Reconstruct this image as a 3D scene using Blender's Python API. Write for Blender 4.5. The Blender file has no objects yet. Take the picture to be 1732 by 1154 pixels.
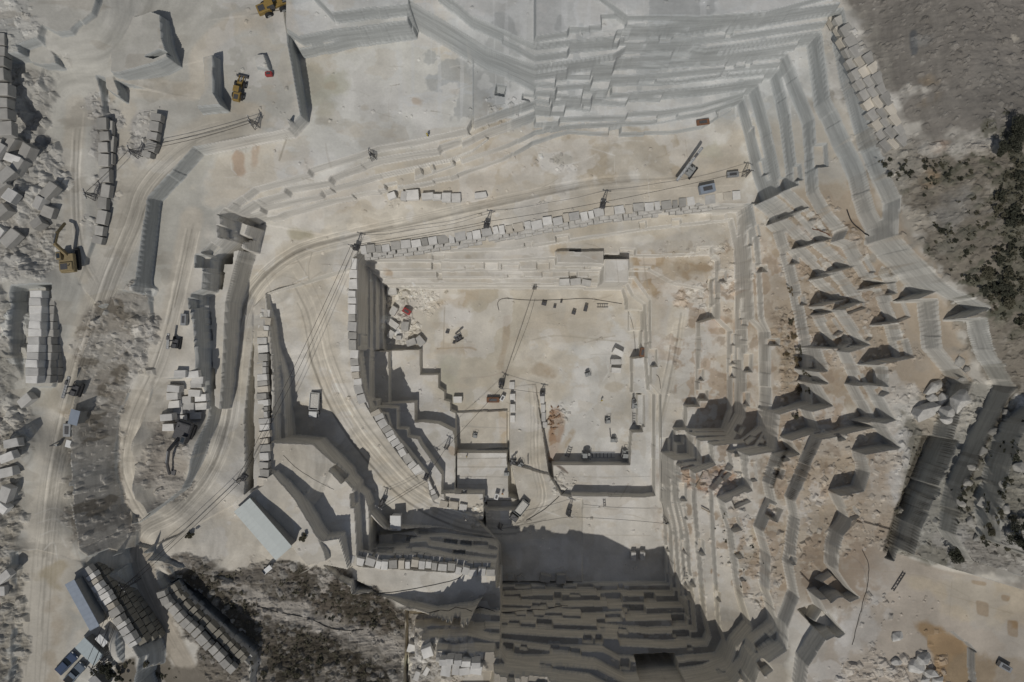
import bpy, bmesh, math, random, time
import numpy as np
from mathutils import Vector, Matrix
random.seed(7); rng = np.random.default_rng(11)
R = math.radians
S = bpy.context.scene; COL = S.collection
# ------------------------------------------------------------------ survey frame
# the drone hangs CAM metres above the pit floor; F is its focal length in photo pixels
CAM, F, CX, CY = 190.0, 1200.0, 866.0, 577.0
def P(px, py, z): k = (CAM - z) / F; return ((px - CX) * k, (CY - py) * k)
# ------------------------------------------------------------------ terrain grid
X0, X1, Y0, Y1, DX = -128.0, 128.0, -92.0, 92.0, 0.13
NX = int((X1 - X0) / DX) + 1; NY = int((Y1 - Y0) / DX) + 1
gx = (X0 + DX * np.arange(NX)).astype(np.float32); gy = (Y0 + DX * np.arange(NY)).astype(np.float32)
GX, GY = np.meshgrid(gx, gy)
def pts(s):
    return [tuple(float(v) for v in t.split(',')) for t in s.split()]
def vnoise(scale, seed, ox=1.0, oy=1.0):
    """smooth value noise over the grid, one cell = scale metres (stretched by ox, oy), range about -1..1"""
    r = np.random.default_rng(seed)
    sx, sy = scale * ox, scale * oy
    nx = int((X1 - X0) / sx) + 4; ny = int((Y1 - Y0) / sy) + 4
    g = r.uniform(-1, 1, (ny, nx)).astype(np.float32)
    u = (gx - X0) / sx; v = (gy - Y0) / sy
    iu = u.astype(int); iv = v.astype(int)
    fu = (u - iu); fv = (v - iv); fu = fu * fu * (3 - 2 * fu); fv = fv * fv * (3 - 2 * fv)
    row = g[:, iu] * (1 - fu) + g[:, iu + 1] * fu
    return row[iv] * (1 - fv)[:, None] + row[iv + 1] * fv[:, None]
def fbm(scale, seed, n=4, ox=1.0, oy=1.0, gain=.5):
    a, out, tot = 1.0, 0, 0
    for k in range(n):
        if scale / 2 ** k * min(ox, oy) < DX * 1.2: break
        out = out + a * vnoise(scale / 2 ** k, seed + 17 * k, ox, oy); tot += a; a *= gain
    return out / tot
def rough_line(w, amp, step, closed=True):
    out = []; n = len(w)
    for i in range(n if closed else n - 1):
        a = w[i]; b = w[(i + 1) % n]; L = math.hypot(b[0] - a[0], b[1] - a[1]); out.append(a)
        if L > 400 or amp <= 0: continue
        m = int(L / step)
        if m < 2: continue
        nxv, nyv = -(b[1] - a[1]) / L, (b[0] - a[0]) / L
        t = 0
        while True:
            seg = step * random.uniform(.4, 1.7); t0 = t + .02; t += seg
            if t > L - step * .3: break
            j = random.choice((0, 0, 1)) * random.uniform(-1, 1) * amp
            for tt in (t0, t): out.append((a[0] + (b[0] - a[0]) * tt / L + nxv * j, a[1] + (b[1] - a[1]) * tt / L + nyv * j))
    return out
def raster(w, pad=.5):
    """inside mask and a soft 0..1 coverage of a world polygon -> (slices, alpha)"""
    A = np.array(w, dtype=np.float64)
    x0 = max(0, int((A[:, 0].min() - pad - X0) / DX)); x1 = min(NX, int((A[:, 0].max() + pad - X0) / DX) + 2)
    y0 = max(0, int((A[:, 1].min() - pad - Y0) / DX)); y1 = min(NY, int((A[:, 1].max() + pad - Y0) / DX) + 2)
    if x1 <= x0 or y1 <= y0: return None
    xs = gx[x0:x1]; ys = gy[y0:y1]
    ins = np.zeros((y1 - y0, x1 - x0), bool)
    ax, ay = A[:, 0], A[:, 1]; bx, by = np.roll(ax, -1), np.roll(ay, -1)
    for r, y in enumerate(ys):
        m = (ay > y) != (by > y)
        if not m.any(): continue
        cr = np.sort(ax[m] + (y - ay[m]) / (by[m] - ay[m]) * (bx[m] - ax[m]))
        k = np.searchsorted(xs, cr)
        for a, b in zip(k[0::2], k[1::2]): ins[r, a:b] = True
    d = np.full(ins.shape, 9.0, np.float32)
    for i in range(len(A)):
        px, py, qx, qy = ax[i], ay[i], bx[i], by[i]
        L2 = (qx - px) ** 2 + (qy - py) ** 2
        if L2 < 1e-9: continue
        # long edges are walked in pieces so that each piece has a small box
        n = max(1, int(math.sqrt(L2) / 6.0)) if L2 < 1e6 else max(1, int(math.sqrt(L2) / 12.0))
        for k in range(n):
            ux, uy = px + (qx - px) * k / n, py + (qy - py) * k / n
            vx, vy = px + (qx - px) * (k + 1) / n, py + (qy - py) * (k + 1) / n
            i0 = max(0, int((min(ux, vx) - pad - xs[0]) / DX)); i1 = min(len(xs), int((max(ux, vx) + pad - xs[0]) / DX) + 2)
            j0 = max(0, int((min(uy, vy) - pad - ys[0]) / DX)); j1 = min(len(ys), int((max(uy, vy) + pad - ys[0]) / DX) + 2)
            if i1 <= i0 or j1 <= j0: continue
            XX = xs[i0:i1][None, :]; YY = ys[j0:j1][:, None]
            l2 = (vx - ux) ** 2 + (vy - uy) ** 2
            t = np.clip(((XX - ux) * (vx - ux) + (YY - uy) * (vy - uy)) / l2, 0, 1)
            dd = np.hypot(XX - ux - t * (vx - ux), YY - uy - t * (vy - uy))
            sub = d[j0:j1, i0:i1]; np.minimum(sub, dd, out=sub)
    sd = np.where(ins, d, -d)
    al = np.clip(.5 + sd / (2.6 * DX), 0, 1).astype(np.float32)
    return (slice(y0, y1), slice(x0, x1)), al
def zsurf(w, zs, sl, lin=False):
    if min(zs) == max(zs): return zs[0]
    if lin:
        A_ = np.array([(x, y, 1) for x, y in w]); c_ = np.linalg.lstsq(A_, np.array(zs), rcond=None)[0]; return (GX[sl] * c_[0] + GY[sl] * c_[1] + c_[2]).astype(np.float32)
    XX, YY = GX[sl], GY[sl]; num = 0; den = 0
    for (x, y), z in zip(w, zs):
        k = 1.0 / ((XX - x) ** 2 + (YY - y) ** 2 + 4.0) ** 1.5
        num = num + k * z; den = den + k
    return num / den
EDGE = np.zeros((NY, NX), np.float32)
def put(H, s, z=None, mode='set', amp=.12, step=2.2, tilt=0, lin=False):
    """lay a bench: s lists photo points (px,py or px,py,z) of its top edge"""
    p = pts(s) if isinstance(s, str) else s
    zs = [q[2] if len(q) > 2 else z for q in p]
    w = [P(q[0], q[1], zz) for q, zz in zip(p, zs)]
    wr = rough_line(w, amp, step)
    rr = raster(wr)
    if rr is None: return
    sl, al = rr
    zz = zsurf(w, zs, sl, lin)
    if tilt: zz = zz + tilt
    h = H[sl]
    if mode == 'max': zz = np.maximum(h, zz)
    elif mode == 'min': zz = np.minimum(h, zz)
    H[sl] = h + (zz - h) * al
RIMS = []
def nibble(Hh, rims, seed, every=5.0, lo=1.0, hi=3.6):
    """cut single missing blocks out of the bench edges"""
    q = random.Random(seed)
    for z, w, side, ev, hi in rims:
        every = ev; top_ = hi or 5.5
        if ev <= 0: continue
        for (ax, ay), (bx, by) in zip(w[:-1], w[1:]):
            L = math.hypot(bx - ax, by - ay)
            if L < 3 or L > 300: continue
            ux, uy = (bx - ax) / L, (by - ay) / L; nx_, ny_ = -uy * side, ux * side; t = q.uniform(0, every)
            while t < L - 1.5:
                l = q.uniform(1.2, 4.5); d = q.uniform(.5, 2.2); h = q.uniform(lo, top_)
                x, y = ax + ux * t, ay + uy * t; l = min(l, L - t)
                if abs(x) < 108 and abs(y) < 75:
                    rect = [(x - nx_ * .4, y - ny_ * .4), (x + ux * l - nx_ * .4, y + uy * l - ny_ * .4), (x + ux * l + nx_ * d, y + uy * l + ny_ * d), (x + nx_ * d, y + ny_ * d)]
                    r_ = raster(rect)
                    if r_: s_, al_ = r_; hh = Hh[s_]; Hh[s_] = hh - (hh - np.minimum(hh, z - h)) * al_ * (hh > z - h) * (hh < z + .5)
                t += l + q.expovariate(1 / every)
def ring(H, z, s, w_end, e_end, **k):
    """a quarry level: ground outside the line rises to z"""
    put(H, pts(w_end) + pts(s) + pts(e_end), z, 'max', **k)
# ------------------------------------------------------------------ the open pit, level by level (floor = 0)
HP = np.zeros((NY, NX), np.float32)
OUTW = '2600,-700 -700,-700'          # the far corners that close every level
BR = '935,1500 2700,1500 2700,-900 -900,-900'
BR2 = '700,1600 2700,1600 2700,-900 -900,-900'
def level(z, s, w='', e=BR2, **k):
    RIMS.append((z, [P(a_, b_, z) for a_, b_ in pts(s)], 1, 0 if z in (4.0, 7.5, 58, 63) else 16 if z < 36 else 12, 2.8)); put(HP, pts(w) + pts(s) + pts(e), z, 'max', **k)
level(4.0, '648,592 648,470 655,486 990,486 990,488 1055,488 1060,505 1062,524 1085,526 1086,604 1070,606 1070,665 1087,666 1087,730 1069,731 1065,786 935,786', '-900,592', BR)
level(7.5, '637,592 637,466 645,480 1062,480 1072,500 1092,514 1094,560 1095,620 1098,660 1108,668 1108,838 1092,840 968,838', '-900,592', '968,1500 2700,1500 2700,-900 -900,-900')
put(HP, '862,775,3.6 928,800,4.6 950,838,6.6 985,845,7.4 985,983,7.6 830,983,7.8 818,859,7.4 880,859,7', None, 'set', lin=True)
put(HP, '862,655,.15 906,650,.15 929,802,4.8 862,782,3.8', None, 'set', lin=True)
level(10, '627,690 627,460 640,469 1075,469 1101,508 1101,560 1103,650 1118,668 1120,850 1125,860 1130,989 848,991 700,991', '-900,690')
level(13.5, '617,690 617,448 630,456 1100,456 1140,478 1195,490 1205,470 1207,538 1184,545 1183,687 1162,688 1161,726 1144,727 1144,768 1126,770 1128,860 1137,900 1140,1007 1012,1008 1010,1005 900,1006 848,1010 700,1010', '-900,690')
level(17, '611,690 611,438 625,440 860,440 1030,430 1110,432 1205,428 1217,440 1217,540 1238,560 1238,695 1226,728 1168,729 1168,772 1132,774 1134,850 1145,900 1154,1022 1155,1027 1030,1029 1028,1024 950,1026 848,1022 700,1022', '-900,690')
level(20.5, '604,690 604,427 860,420 1000,400 1100,385 1240,370 1250,420 1252,540 1251,700 1232,735 1172,736 1175,775 1140,778 1144,850 1155,900 1164,1036 1166,1047 1060,1050 1058,1044 985,1047 983,1041 848,1038 700,1038', '-900,690')
level(24, '1262,330 1263,400 1264,540 1260,705 1240,742 1184,745 1186,785 1150,790 1152,850 1164,900 1176,1046 1178,1068 1100,1072 1012,1064 1010,1058 848,1052 700,1052', '1262,-900')
level(28, '1264,330 1275,540 1296,560 1297,720 1262,748 1206,753 1210,785 1175,800 1178,850 1182,900 1195,1050 1202,1078 1196,1092 1130,1096 1050,1092 1046,1080 930,1076 848,1070 700,1070', '1264,-900')
level(31, '1268,330 1283,400 1292,540 1302,562 1304,725 1281,762 1236,766 1240,790 1205,830 1208,900 1218,1060 1228,1090 1216,1114 1130,1122 1050,1118 1020,1102 930,1100 848,1090 700,1090', '1268,-900')
# the shelves of the north-west side and the white plateau above them
put(HP, '640,322,31 760,300,31 850,270,31.5 900,242,31.5 960,224,32 1140,224,32 1190,192,32 1290,140,32 1290,345,30 1100,350,30 1020,356,29.5 930,376,29 825,396,28.6 700,412,28 606,424,27.5 570,445,27.5 400,400,28.5 480,360,29 560,340,30', amp=.1)
put(HP, '394,380 440,366 480,359 520,349 560,338 640,324 650,300 560,300 372,340', 34, 'max', amp=.5)
put(HP, '398,372 440,358 442,350 480,342 540,330 545,322 640,296 760,270 800,255 830,232 700,200 380,330', 38, 'max', amp=.4)
put(HP, '390,365 430,340 480,326 484,318 555,306 560,298 640,268 740,252 745,246 800,228 700,180 370,320', 42.5, 'max', amp=.4)
put(HP, '372,364 395,344 430,318 520,294 524,286 600,262 640,248 700,238 790,218 806,190 840,190 860,120 800,60 740,15 700,15 480,60 480,200 470,212 330,250 280,345', 46, 'set', amp=.15)
put(HP, '490,60 505,84 570,71 620,58 700,51 700,25 600,20', 50, 'set'); put(HP, '440,25 505,62 560,52 690,36 692,10 600,-20 440,-60', 54, 'max'); put(HP, '520,-20 560,22 692,8 700,-80', 58, 'max')
level(34, '640,322 760,299 850,268 900,240 960,222 1050,225 1140,222 1188,213 1240,182', '640,-900', '1240,-900', amp=.3)
level(36.5, '700,300 860,244 905,222 960,212 1100,205 1190,190 1258,166 1276,230 1294,295 1312,345 1335,420 1350,480 1362,540 1372,600 1374,682 1318,700 1312,762 1266,770 1272,830 1225,850 1240,900 1258,1020 1272,1064 1246,1094 1234,1130 1180,1152 1060,1158 1010,1132 950,1126 860,1128 848,1112 700,1112', '700,-900')
level(42, '780,240 820,222 905,190 955,190 958,178 1000,182 1003,170 1060,174 1066,163 1120,166 1122,158 1281,144 1302,215 1324,324 1308,331 1346,362 1329,368 1376,411 1357,417 1408,463 1387,470 1428,506 1386,517 1407,527 1390,532 1425,588 1388,588 1399,627 1380,628 1400,648 1384,649 1408,686 1372,696 1386,728 1337,745 1352,768 1322,775 1306,822 1312,850 1290,900 1302,940 1300,1000 1318,1062 1278,1096 1270,1124 1240,1160 1060,1190 1000,1160 848,1144 700,1144', '780,-900')
level(47, '800,150 800,205 905,168 930,172 932,160 985,164 988,150 1030,152 1034,138 1120,138 1318,118 1336,200 1350,312 1333,318 1368,350 1356,354 1404,403 1388,408 1441,450 1420,457 1462,511 1427,523 1470,583 1435,595 1462,650 1449,652 1480,710 1461,715 1478,722 1390,742 1378,768 1344,848 1352,880 1340,960 1350,1010 1332,1060 1330,1100 1285,1130 1260,1200', '800,-900', '1260,1500 2700,1500 2700,-900')
level(52, '690,22 740,50 790,80 870,122 905,140 940,142 942,128 1000,128 1003,112 1120,110 1332,91 1376,200 1384,322 1404,357 1432,388 1425,405 1443,412 1478,468 1512,477 1472,488 1498,487 1522,543 1494,550 1519,549 1534,606 1472,618 1500,621 1502,653 1480,651 1514,710 1494,716 1522,757 1462,768 1470,800 1460,830 1420,838 1440,880 1425,905 1443,915 1530,940 1600,966 1800,1040', '690,-900', '2700,1040 2700,-900')
level(58, '692,2 760,42 820,80 905,112 960,104 1040,92 1060,80 1130,78 1200,82 1388,54 1402,165 1430,225 1460,290 1477,355 1500,400 1506,416 1560,482 1593,485 1546,507 1580,508 1592,590 1624,627 1640,650 1625,690 1606,760 1550,872 1536,938 1605,962 1800,1020', '692,-900', '2700,1020 2700,-900')
level(63, '738,-20 800,30 905,76 960,70 1040,64 1046,50 1160,52 1250,40 1425,15 1442,120 1472,230 1500,300 1517,338 1515,400 1592,482 1657,522 1622,540 1656,541 1672,590 1712,655 1668,745 1628,830 1614,905 1644,950 1800,1000', '738,-900', '2700,1000 2700,-900')
for z_, s_ in ((39.3, '905,208 945,206 948,199 1000,197 1060,196 1064,190 1120,188 1190,177 1262,156'), (44.6, '905,179 932,183 935,172 1000,168 1004,160 1060,158 1120,153 1200,146 1294,133'), (49.6, '905,154 940,156 943,146 1000,141 1004,130 1060,128 1120,124 1210,116 1322,106'), (55, '860,108 905,125 960,118 964,110 1040,108 1045,98 1130,94 1220,92 1352,74'), (60.6, '850,66 905,94 960,88 964,80 1046,72 1050,66 1160,66 1250,58 1402,36'), (65.2, '905,62 960,54 964,46 1100,42 1250,32 1424,5')):
    p_ = pts(s_); level(z_, s_, '%d,-900' % p_[0][0], '%d,-900' % p_[-1][0])
level(67, '1000,-20 1060,26 1180,28 1300,20 1440,-20', '1000,-900', '1440,-900')
def swell(Hh, s, dz, z, rad):
    r_ = raster([P(a, b, z) for a, b in pts(s)]); m_ = np.zeros((NY, NX), np.float32); m_[r_[0]] = r_[1]
    k = int(rad / DX)
    for ax in (0, 1):
        for _ in range(2):
            c = np.cumsum(np.pad(m_, [(k + 1, k) if q_ == ax else (0, 0) for q_ in (0, 1)], mode='edge'), axis=ax, dtype=np.float64); n_ = m_.shape[ax]
            m_ = ((c[2 * k + 1:2 * k + 1 + n_] - c[:n_]) if ax == 0 else (c[:, 2 * k + 1:2 * k + 1 + n_] - c[:, :n_])) / (2 * k + 1)
    Hh += (dz * m_).astype(np.float32)
swell(HP, '1500,-900 1520,150 1570,260 1600,400 1670,480 1760,600 2900,700 2900,-900', 9, 65, 5)
cut_ = []
for z_, w_, sd_, e_, h_ in RIMS:
    east_ = [q_ for q_ in w_ if not (z_ >= 36 and q_[1] > 45 and q_[0] < 56)]
    cut_.append((z_, east_, sd_, e_, h_))
RIMS0 = RIMS; RIMS = cut_
for z_, w_, sd_, e_, h_ in list(RIMS0):
    north_ = [q_ for q_ in w_ if q_[1] > 45 and q_[0] < 56]; south_ = [q_ for q_ in w_ if q_[1] < -58]
    if z_ >= 36 and len(north_) > 1: RIMS.append((z_, north_, 1, 34, 2.0))
    if len(south_) > 1: RIMS.append((z_, south_, 1, 20, 2.6))
nibble(HP, RIMS, 5)
# the south-east plateau and the slots below it
put(HP, '1425,905 1450,880 1540,905 1625,930 1900,1000 1900,1400 1330,1400 1366,1125 1408,1062 1386,1015 1443,1006 1416,966 1418,930', 52.5, 'max', amp=.2)
put(HP, '1352,966 1384,1000 1402,985 1372,950', 46.5, 'set'); put(HP, '1388,985 1424,1006 1438,1000 1408,972', 49, 'set'); put(HP, '1340,1022 1368,1052 1392,1040 1372,1012', 44, 'set'); put(HP, '1376,1052 1402,1062 1410,1056 1390,1030', 48, 'set')
put(HP, '1560,1070 1600,1062 1640,1095 1640,1150 1600,1200 1530,1200 1560,1110', 50.5, 'set', amp=.5)
put(HP, '1062,1080 1126,1078 1128,1100 1064,1104', 19, 'set', amp=.2)
put(HP, '1538,735 1574,735 1556,780 1514,875 1498,940 1484,935 1508,860', 49.5, 'set', amp=.5); put(HP, '1775,690 1735,720 1706,790 1688,870 1690,920 1800,960', 69, 'max', amp=.4)
# benches inside the pit, west and south
put(HP, '600,592 660,594 660,684 638,687 638,676 600,676', 5.5, 'set'); put(HP, '600,585 626,590 626,684 600,684', 11, 'max')
put(HP, '661,592 711,591 711,633 742,633 742,655 752,662 752,676 762,679 762,694 771,698 774,716 774,770 690,770 661,700', 2.6, 'set')
put(HP, '645,683 661,682 702,680 702,714 714,713 742,716 766,728 771,742 770,832 700,832 672,720 645,700', 6.6, 'set')
put(HP, '590,676 638,677 638,688 672,690 672,725 689,726 690,739 707,742 712,752 748,802 747,834 818,834 818,880 700,880 590,760', 10.2, 'set')
put(HP, '590,690 655,700 662,726 690,760 722,800 730,850 590,850', 12.2, 'max')
put(HP, '772,698 858,694 858,757 772,764', 1.0, 'set'); put(HP, '772,765 858,765 861,840 885,847 820,847 818,834 772,833', 4.3, 'set')
put(HP, '752,834 818,835 818,868 760,880', 9.0, 'set'); put(HP, '824,858 878,858 886,846 822,846', 3.6, 'set', amp=0)
put(HP, '1068,667 1078,667 1078,720 1068,720', 0.1, 'set'); put(HP, '1078,667 1088,667 1088,720 1078,720', 2.2, 'set')
put(HP, '1064,524 1084,527 1084,560 1064,560', 1.6, 'set'); put(HP, '1022,437 1065,437 1065,478 1022,478', 18, 'max', amp=.05); put(HP, '940,425 942,445 1022,448 1022,425', 18.6, 'max')
# ------------------------------------------------------------------ the west side: haul roads, terraces, dumps
cp = pts('''-200,-100,62 60,40,60 130,20,60 40,120,57 -100,300,62 20,300,58 60,300,55 100,230,53.5 -200,600,68 20,560,56 40,480,57 90,420,54 -150,900,62 10,760,54.5
 10,950,53 -100,1150,58 20,1100,52.5 75,1100,50.5 75,1000,50.8 75,900,51.5 85,800,52 110,680,52 150,560,51.8 180,470,51.6 225,340,51 215,230,51.5 125,300,53 130,180,53 300,130,51 400,60,52 480,150,51 420,215,50
 150,640,51.5 165,740,51 165,840,50.5 200,900,42 225,560,49 245,520,46.8 130,930,51.5 190,930,50 300,760,42 205,790,41.6 198,700,43.2 222,630,44.8 240,560,46 214,860,40.6 190,700,44.5 193,790,43 260,700,43 290,720,40 300,800,39 330,700,34.5 280,830,39.5
 290,990,37 400,1000,34 330,930,39.5 310,965,40 470,1010,31 560,1040,28.5 560,990,28 640,1020,25 700,1060,27 500,1100,33 420,1080,33 600,1120,31 680,1130,32 430,1154,36 560,1200,35 330,1120,36 380,1154,37 800,1100,38 800,1154,42 240,1154,48 180,1100,51.5 1000,1200,45''')
HW = np.zeros((NY, NX), np.float32); num = 0; den = 0
for (a, b, c) in cp:
    x, y = P(a, b, c); k = 1.0 / ((GX - x) ** 2 + (GY - y) ** 2 + 6.0) ** 1.7; num = num + k * c; den = den + k
HW[:] = num / den
def loft(Hh, a, b, amp=.3):
    A_, B_ = pts(a), pts(b); wa = [P(*q_) for q_ in A_]; wb = [P(*q_) for q_ in B_]; r_ = raster(rough_line(wa + wb[::-1], amp, 2.5))
    sl_, al_ = r_; XX, YY = GX[sl_], GY[sl_]
    def near(w_, zs_):
        best = np.full(XX.shape, 1e9, np.float32); zz_ = np.zeros(XX.shape, np.float32)
        for (p_, q_, z0_, z1_) in zip(w_[:-1], w_[1:], zs_[:-1], zs_[1:]):
            l2 = (q_[0] - p_[0]) ** 2 + (q_[1] - p_[1]) ** 2; t_ = np.clip(((XX - p_[0]) * (q_[0] - p_[0]) + (YY - p_[1]) * (q_[1] - p_[1])) / l2, 0, 1)
            d_ = np.hypot(XX - p_[0] - t_ * (q_[0] - p_[0]), YY - p_[1] - t_ * (q_[1] - p_[1])); m_ = d_ < best; best = np.where(m_, d_, best); zz_ = np.where(m_, z0_ + t_ * (z1_ - z0_), zz_)
        return best, zz_
    d1, z1 = near(wa, [q_[2] for q_ in A_]); d2, z2 = near(wb, [q_[2] for q_ in B_]); h_ = Hh[sl_]; Hh[sl_] = h_ + ((z1 * d2 + z2 * d1) / (d1 + d2 + 1e-3) - h_) * al_
put(HW, '-60,-60 170,-60 162,2 155,22 118,52 95,55 72,43 60,80 30,90 -60,95', 61, 'max', amp=.3)
put(HW, '45,85 75,75 92,92 96,108 70,110 50,104', 58.5, 'set', amp=.4); put(HW, '20,100 60,98 72,115 70,150 40,150', 57, 'max', amp=.5)
put(HW, '180,140,51.5 365,172,51 372,95,51.5 300,112,51.2 350,35,52 480,15,52.5 488,75,52 506,120,51.5 522,206,51 500,228,51 345,258,51 316,264,51 270,334,51 248,341,51 241,400,51.3 233,462,51.5 225,505,51.6 165,520,51.8 135,480,52 190,330,51.5', None, 'set', amp=.1)
put(HW, '185,122 190,40 255,18 271,24 274,64 284,96 262,107 200,124', 56.5, 'max', amp=.1); put(HW, '262,107 285,97 297,100 275,110', 53, 'set')
put(HW, '342,96 360,91 361,156 374,178 330,182 345,150', 55, 'max', amp=.1); put(HW, '175,118 188,122 200,150 202,166 178,150', 54.5, 'max', amp=.3)
put(HW, '428,92 446,90 452,106 455,118 432,112', 53.3, 'max', amp=0); put(HW, '484,198 502,208 500,226 484,216', 53.5, 'max', amp=0)
# terrace of the sheds and machine park, its two-step wall, the roads
put(HW, '398,340,28.6 640,395,27.5 640,440,26.5 640,600,21.5 690,735,15.5 765,830,10.5 870,860,8 860,960,8 625,960,9 600,880,16 560,900,25 480,830,28 440,830,33.6 400,852,36 372,760,34.6 378,640,31 384,560,30 398,450,29 414,420,28.5', None, 'set', amp=.1)
put(HW, '290,955,38.6 340,958,35.5 470,985,32 560,990,28 650,1020,25 695,1050,26 695,1240,33 430,1240,37 300,1240,38 300,1080,38', None, 'set', amp=.5)
put(HW, '262,892,39.2 405,830,36 440,815,34.5 462,800,34 500,845,33.5 520,880,33 548,930,32.5 552,945,32 520,965,31 470,990,32 400,985,34 316,962,38.4 262,935,40', None, 'set', amp=.2)
put(HW, '313,971 330,990 385,1048 428,1098 446,1084 402,1034 352,984 327,961', 30.5, 'set', amp=.4)
put(HW, '225,905,40.2 258,915,40.2 268,985,41 290,1012,40.6 312,1022,40.2 360,1066,39.2 424,1124,38.6 424,1240,38 290,1240,38.5 250,1090,40 232,1000,41.2 215,940,41.4', None, 'set', amp=.2)
put(HW, '398,340,28.6 560,370,28.2 640,395,27.5 640,440,26.5 470,490,27.5 449,498,28 442,560,30 440,640,31 445,720,32 440,800,33.6 400,852,36 300,905,38.4 255,925,39.5 225,918,40 222,892,40 262,866,39 322,822,36.4 350,762,34.6 372,700,32 380,640,31 384,560,30 386,512,29.5 398,450,29 414,420,28.5', None, 'set', amp=.12)
put(HW, '376,362 396,364 392,396 414,398 412,420 394,424 392,446 378,446 372,488 356,492 350,500 357,590 362,688 372,695 378,600 382,510 400,440 420,380', 38, 'set', amp=.1)
put(HW, '393,396 412,399 408,418 392,418', 33.5, 'set', amp=0)
loft(HW, '200,490,51.6 160,545,51.8 130,620,52 118,700,51.8 116,780,51.4 118,860,51 132,930,50.4 150,945,49.6', '262,500,46 262,560,45 234,630,44.5 206,700,43 202,790,41.5 214,850,40.5 236,890,40 232,925,40.6')
put(HW, '272,343,46 345,262,46 400,280,46 400,330,46 372,362,46 376,400,46 345,430,45.8 342,490,45.7 324,498,45.6 332,622,45 300,640,44.6 262,640,44.6 245,700,43 232,760,42 240,840,40.6 262,865,39.6 235,885,40 212,850,40.5 200,790,41.5 204,700,43 232,630,44.5 262,560,45 257,468,45.8', None, 'set', amp=.15)
put(HW, '440,560 466,600 470,700 470,790 440,820 430,700', 26, 'min', amp=.15); put(HW, '428,520,29 449,498,28 447,560,30 446,640,31 449,720,32 446,820,34 428,830,34', None, 'set', amp=.12)
put(HW, '455,498,27 640,440,27 640,520,24.5 640,600,21.5 650,670,18.5 690,735,15.5 740,790,12.5 765,830,10.5 800,850,9.2 870,860,8 860,915,8 750,892,9.5 660,885,11.5 625,850,13 600,790,15 550,740,17.5 490,735,18.5 487,650,20.5 470,560,24', None, 'set', amp=.1)
put(HW, '625,850,10.5 660,885,10 750,892,9.5 860,915,8 860,960,8 625,960,9', None, 'set')
put(HW, '460,500 466,560 480,640 484,740 470,760 455,700 450,560', 25, 'max', amp=.1)
put(HW, '500,740 551,749 583,803 617,838 624,858 626,962 590,962 480,780', 19.5, 'max', amp=.08); put(HW, '614,838 630,850 631,940 624,960 614,940', 15.5, 'max', amp=.08)
put(HW, '440,762 482,757 529,751 597,826 601,880 605,962 552,962 430,800', 25.5, 'max', amp=.08)
put(HW, '440,790 462,800 500,845 520,880 548,932 552,950 520,958 430,850', 33, 'max', amp=.15)
# steps that climb south from the pit road to the block-walled terrace
put(HW, '640,905 700,898 706,905 750,908 790,914 843,924 843,1000 640,1000', 13, 'max', amp=.2); put(HW, '620,928 690,924 692,917 722,915 726,922 780,930 842,938 842,1000 620,1000', 16.5, 'max', amp=.2)
put(HW, '608,948 660,938 665,934 720,934 770,946 841,953 841,1000 608,1000', 20, 'max', amp=.2)
put(HW, '556,948,25 600,956,24.2 680,962,23.6 760,968,23.2 838,962,23 840,1000,23 800,1018,23 740,1026,23.5 640,1004,24.5 575,972,26', None, 'set', amp=.1)
put(HW, '690,1022 740,1027 800,1020 845,990 900,990 900,1400 690,1400', 23, 'set')
for z, s in ((25.5, '690,1036 760,1042 800,1036 850,1041 890,1041'), (29, '700,1058 760,1056 800,1062 890,1063'), (33, '712,1080 790,1074 830,1084 890,1086'), (37, '738,1100 836,1102 838,1112 890,1115'), (41, '835,1138 890,1146')):
    q = pts(s); put(HW, q + [(q[-1][0], 1300), (q[0][0], 1300)], z, 'max', amp=.25)
put(HW, '690,1108 735,1104 836,1108 832,1145 820,1190 690,1190', 28.5, 'set', amp=.6)
put(HW, '48,487 104,483 97,560 88,655 38,655 42,560', 52, 'set', amp=.4)
# the trench behind the leaning block wall, the shed yard in the corner
put(HW, '30,930,51 60,930,51.2 140,948,48.8 170,1000,48.6 215,1160,48.6 30,1160,50.5', None, 'set', amp=.1, lin=True); put(HW, '140,945,48.8 180,930,46.5 215,930,41.6 226,950,41 205,962,43.5 165,975,46.5', None, 'set', amp=.4, lin=True)
for k_, z_ in enumerate((41.6, 44, 46.4)): o_ = (36, 24, 12)[k_]; put(HW, [(x + o_, y - o_ * .25) for x, y in pts('130,945 143,952 156,972 180,1010 205,1055 238,1112 236,1135 120,1135')], z_, 'max', amp=.35, step=1.6)
put(HW, '130,950 143,955 156,975 180,1013 205,1058 237,1114 226,1165 80,1165', 48.6, 'max', amp=.1)
for y0_, x_ in ((490, 96), (200, 30)):
    pass
nibble(HW, [(45.8, [P(a_, b_, 45.8) for a_, b_ in pts('372,362 376,400 345,430 342,490 324,498 330,600')], -1, 5, 0), (38, [P(a_, b_, 38) for a_, b_ in pts('414,398 394,424 378,446 372,488 356,492 350,500 357,590 362,688')], -1, 5, 0), (25.5, [P(a_, b_, 25.5) for a_, b_ in pts('482,757 529,751 597,826 601,880')], -1, 14, 0), (19.5, [P(a_, b_, 19.5) for a_, b_ in pts('551,749 583,803 617,838')], -1, 10, 0)], 9, lo=2.0)
nibble(HW, [(z_, [P(a_, b_, z_) for a_, b_ in pts(s_)], -1, 6, 2.2) for z_, s_ in ((13, '645,905 843,924'), (16.5, '620,928 842,938'), (20, '608,948 841,953'))], 12, lo=.8)
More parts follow.
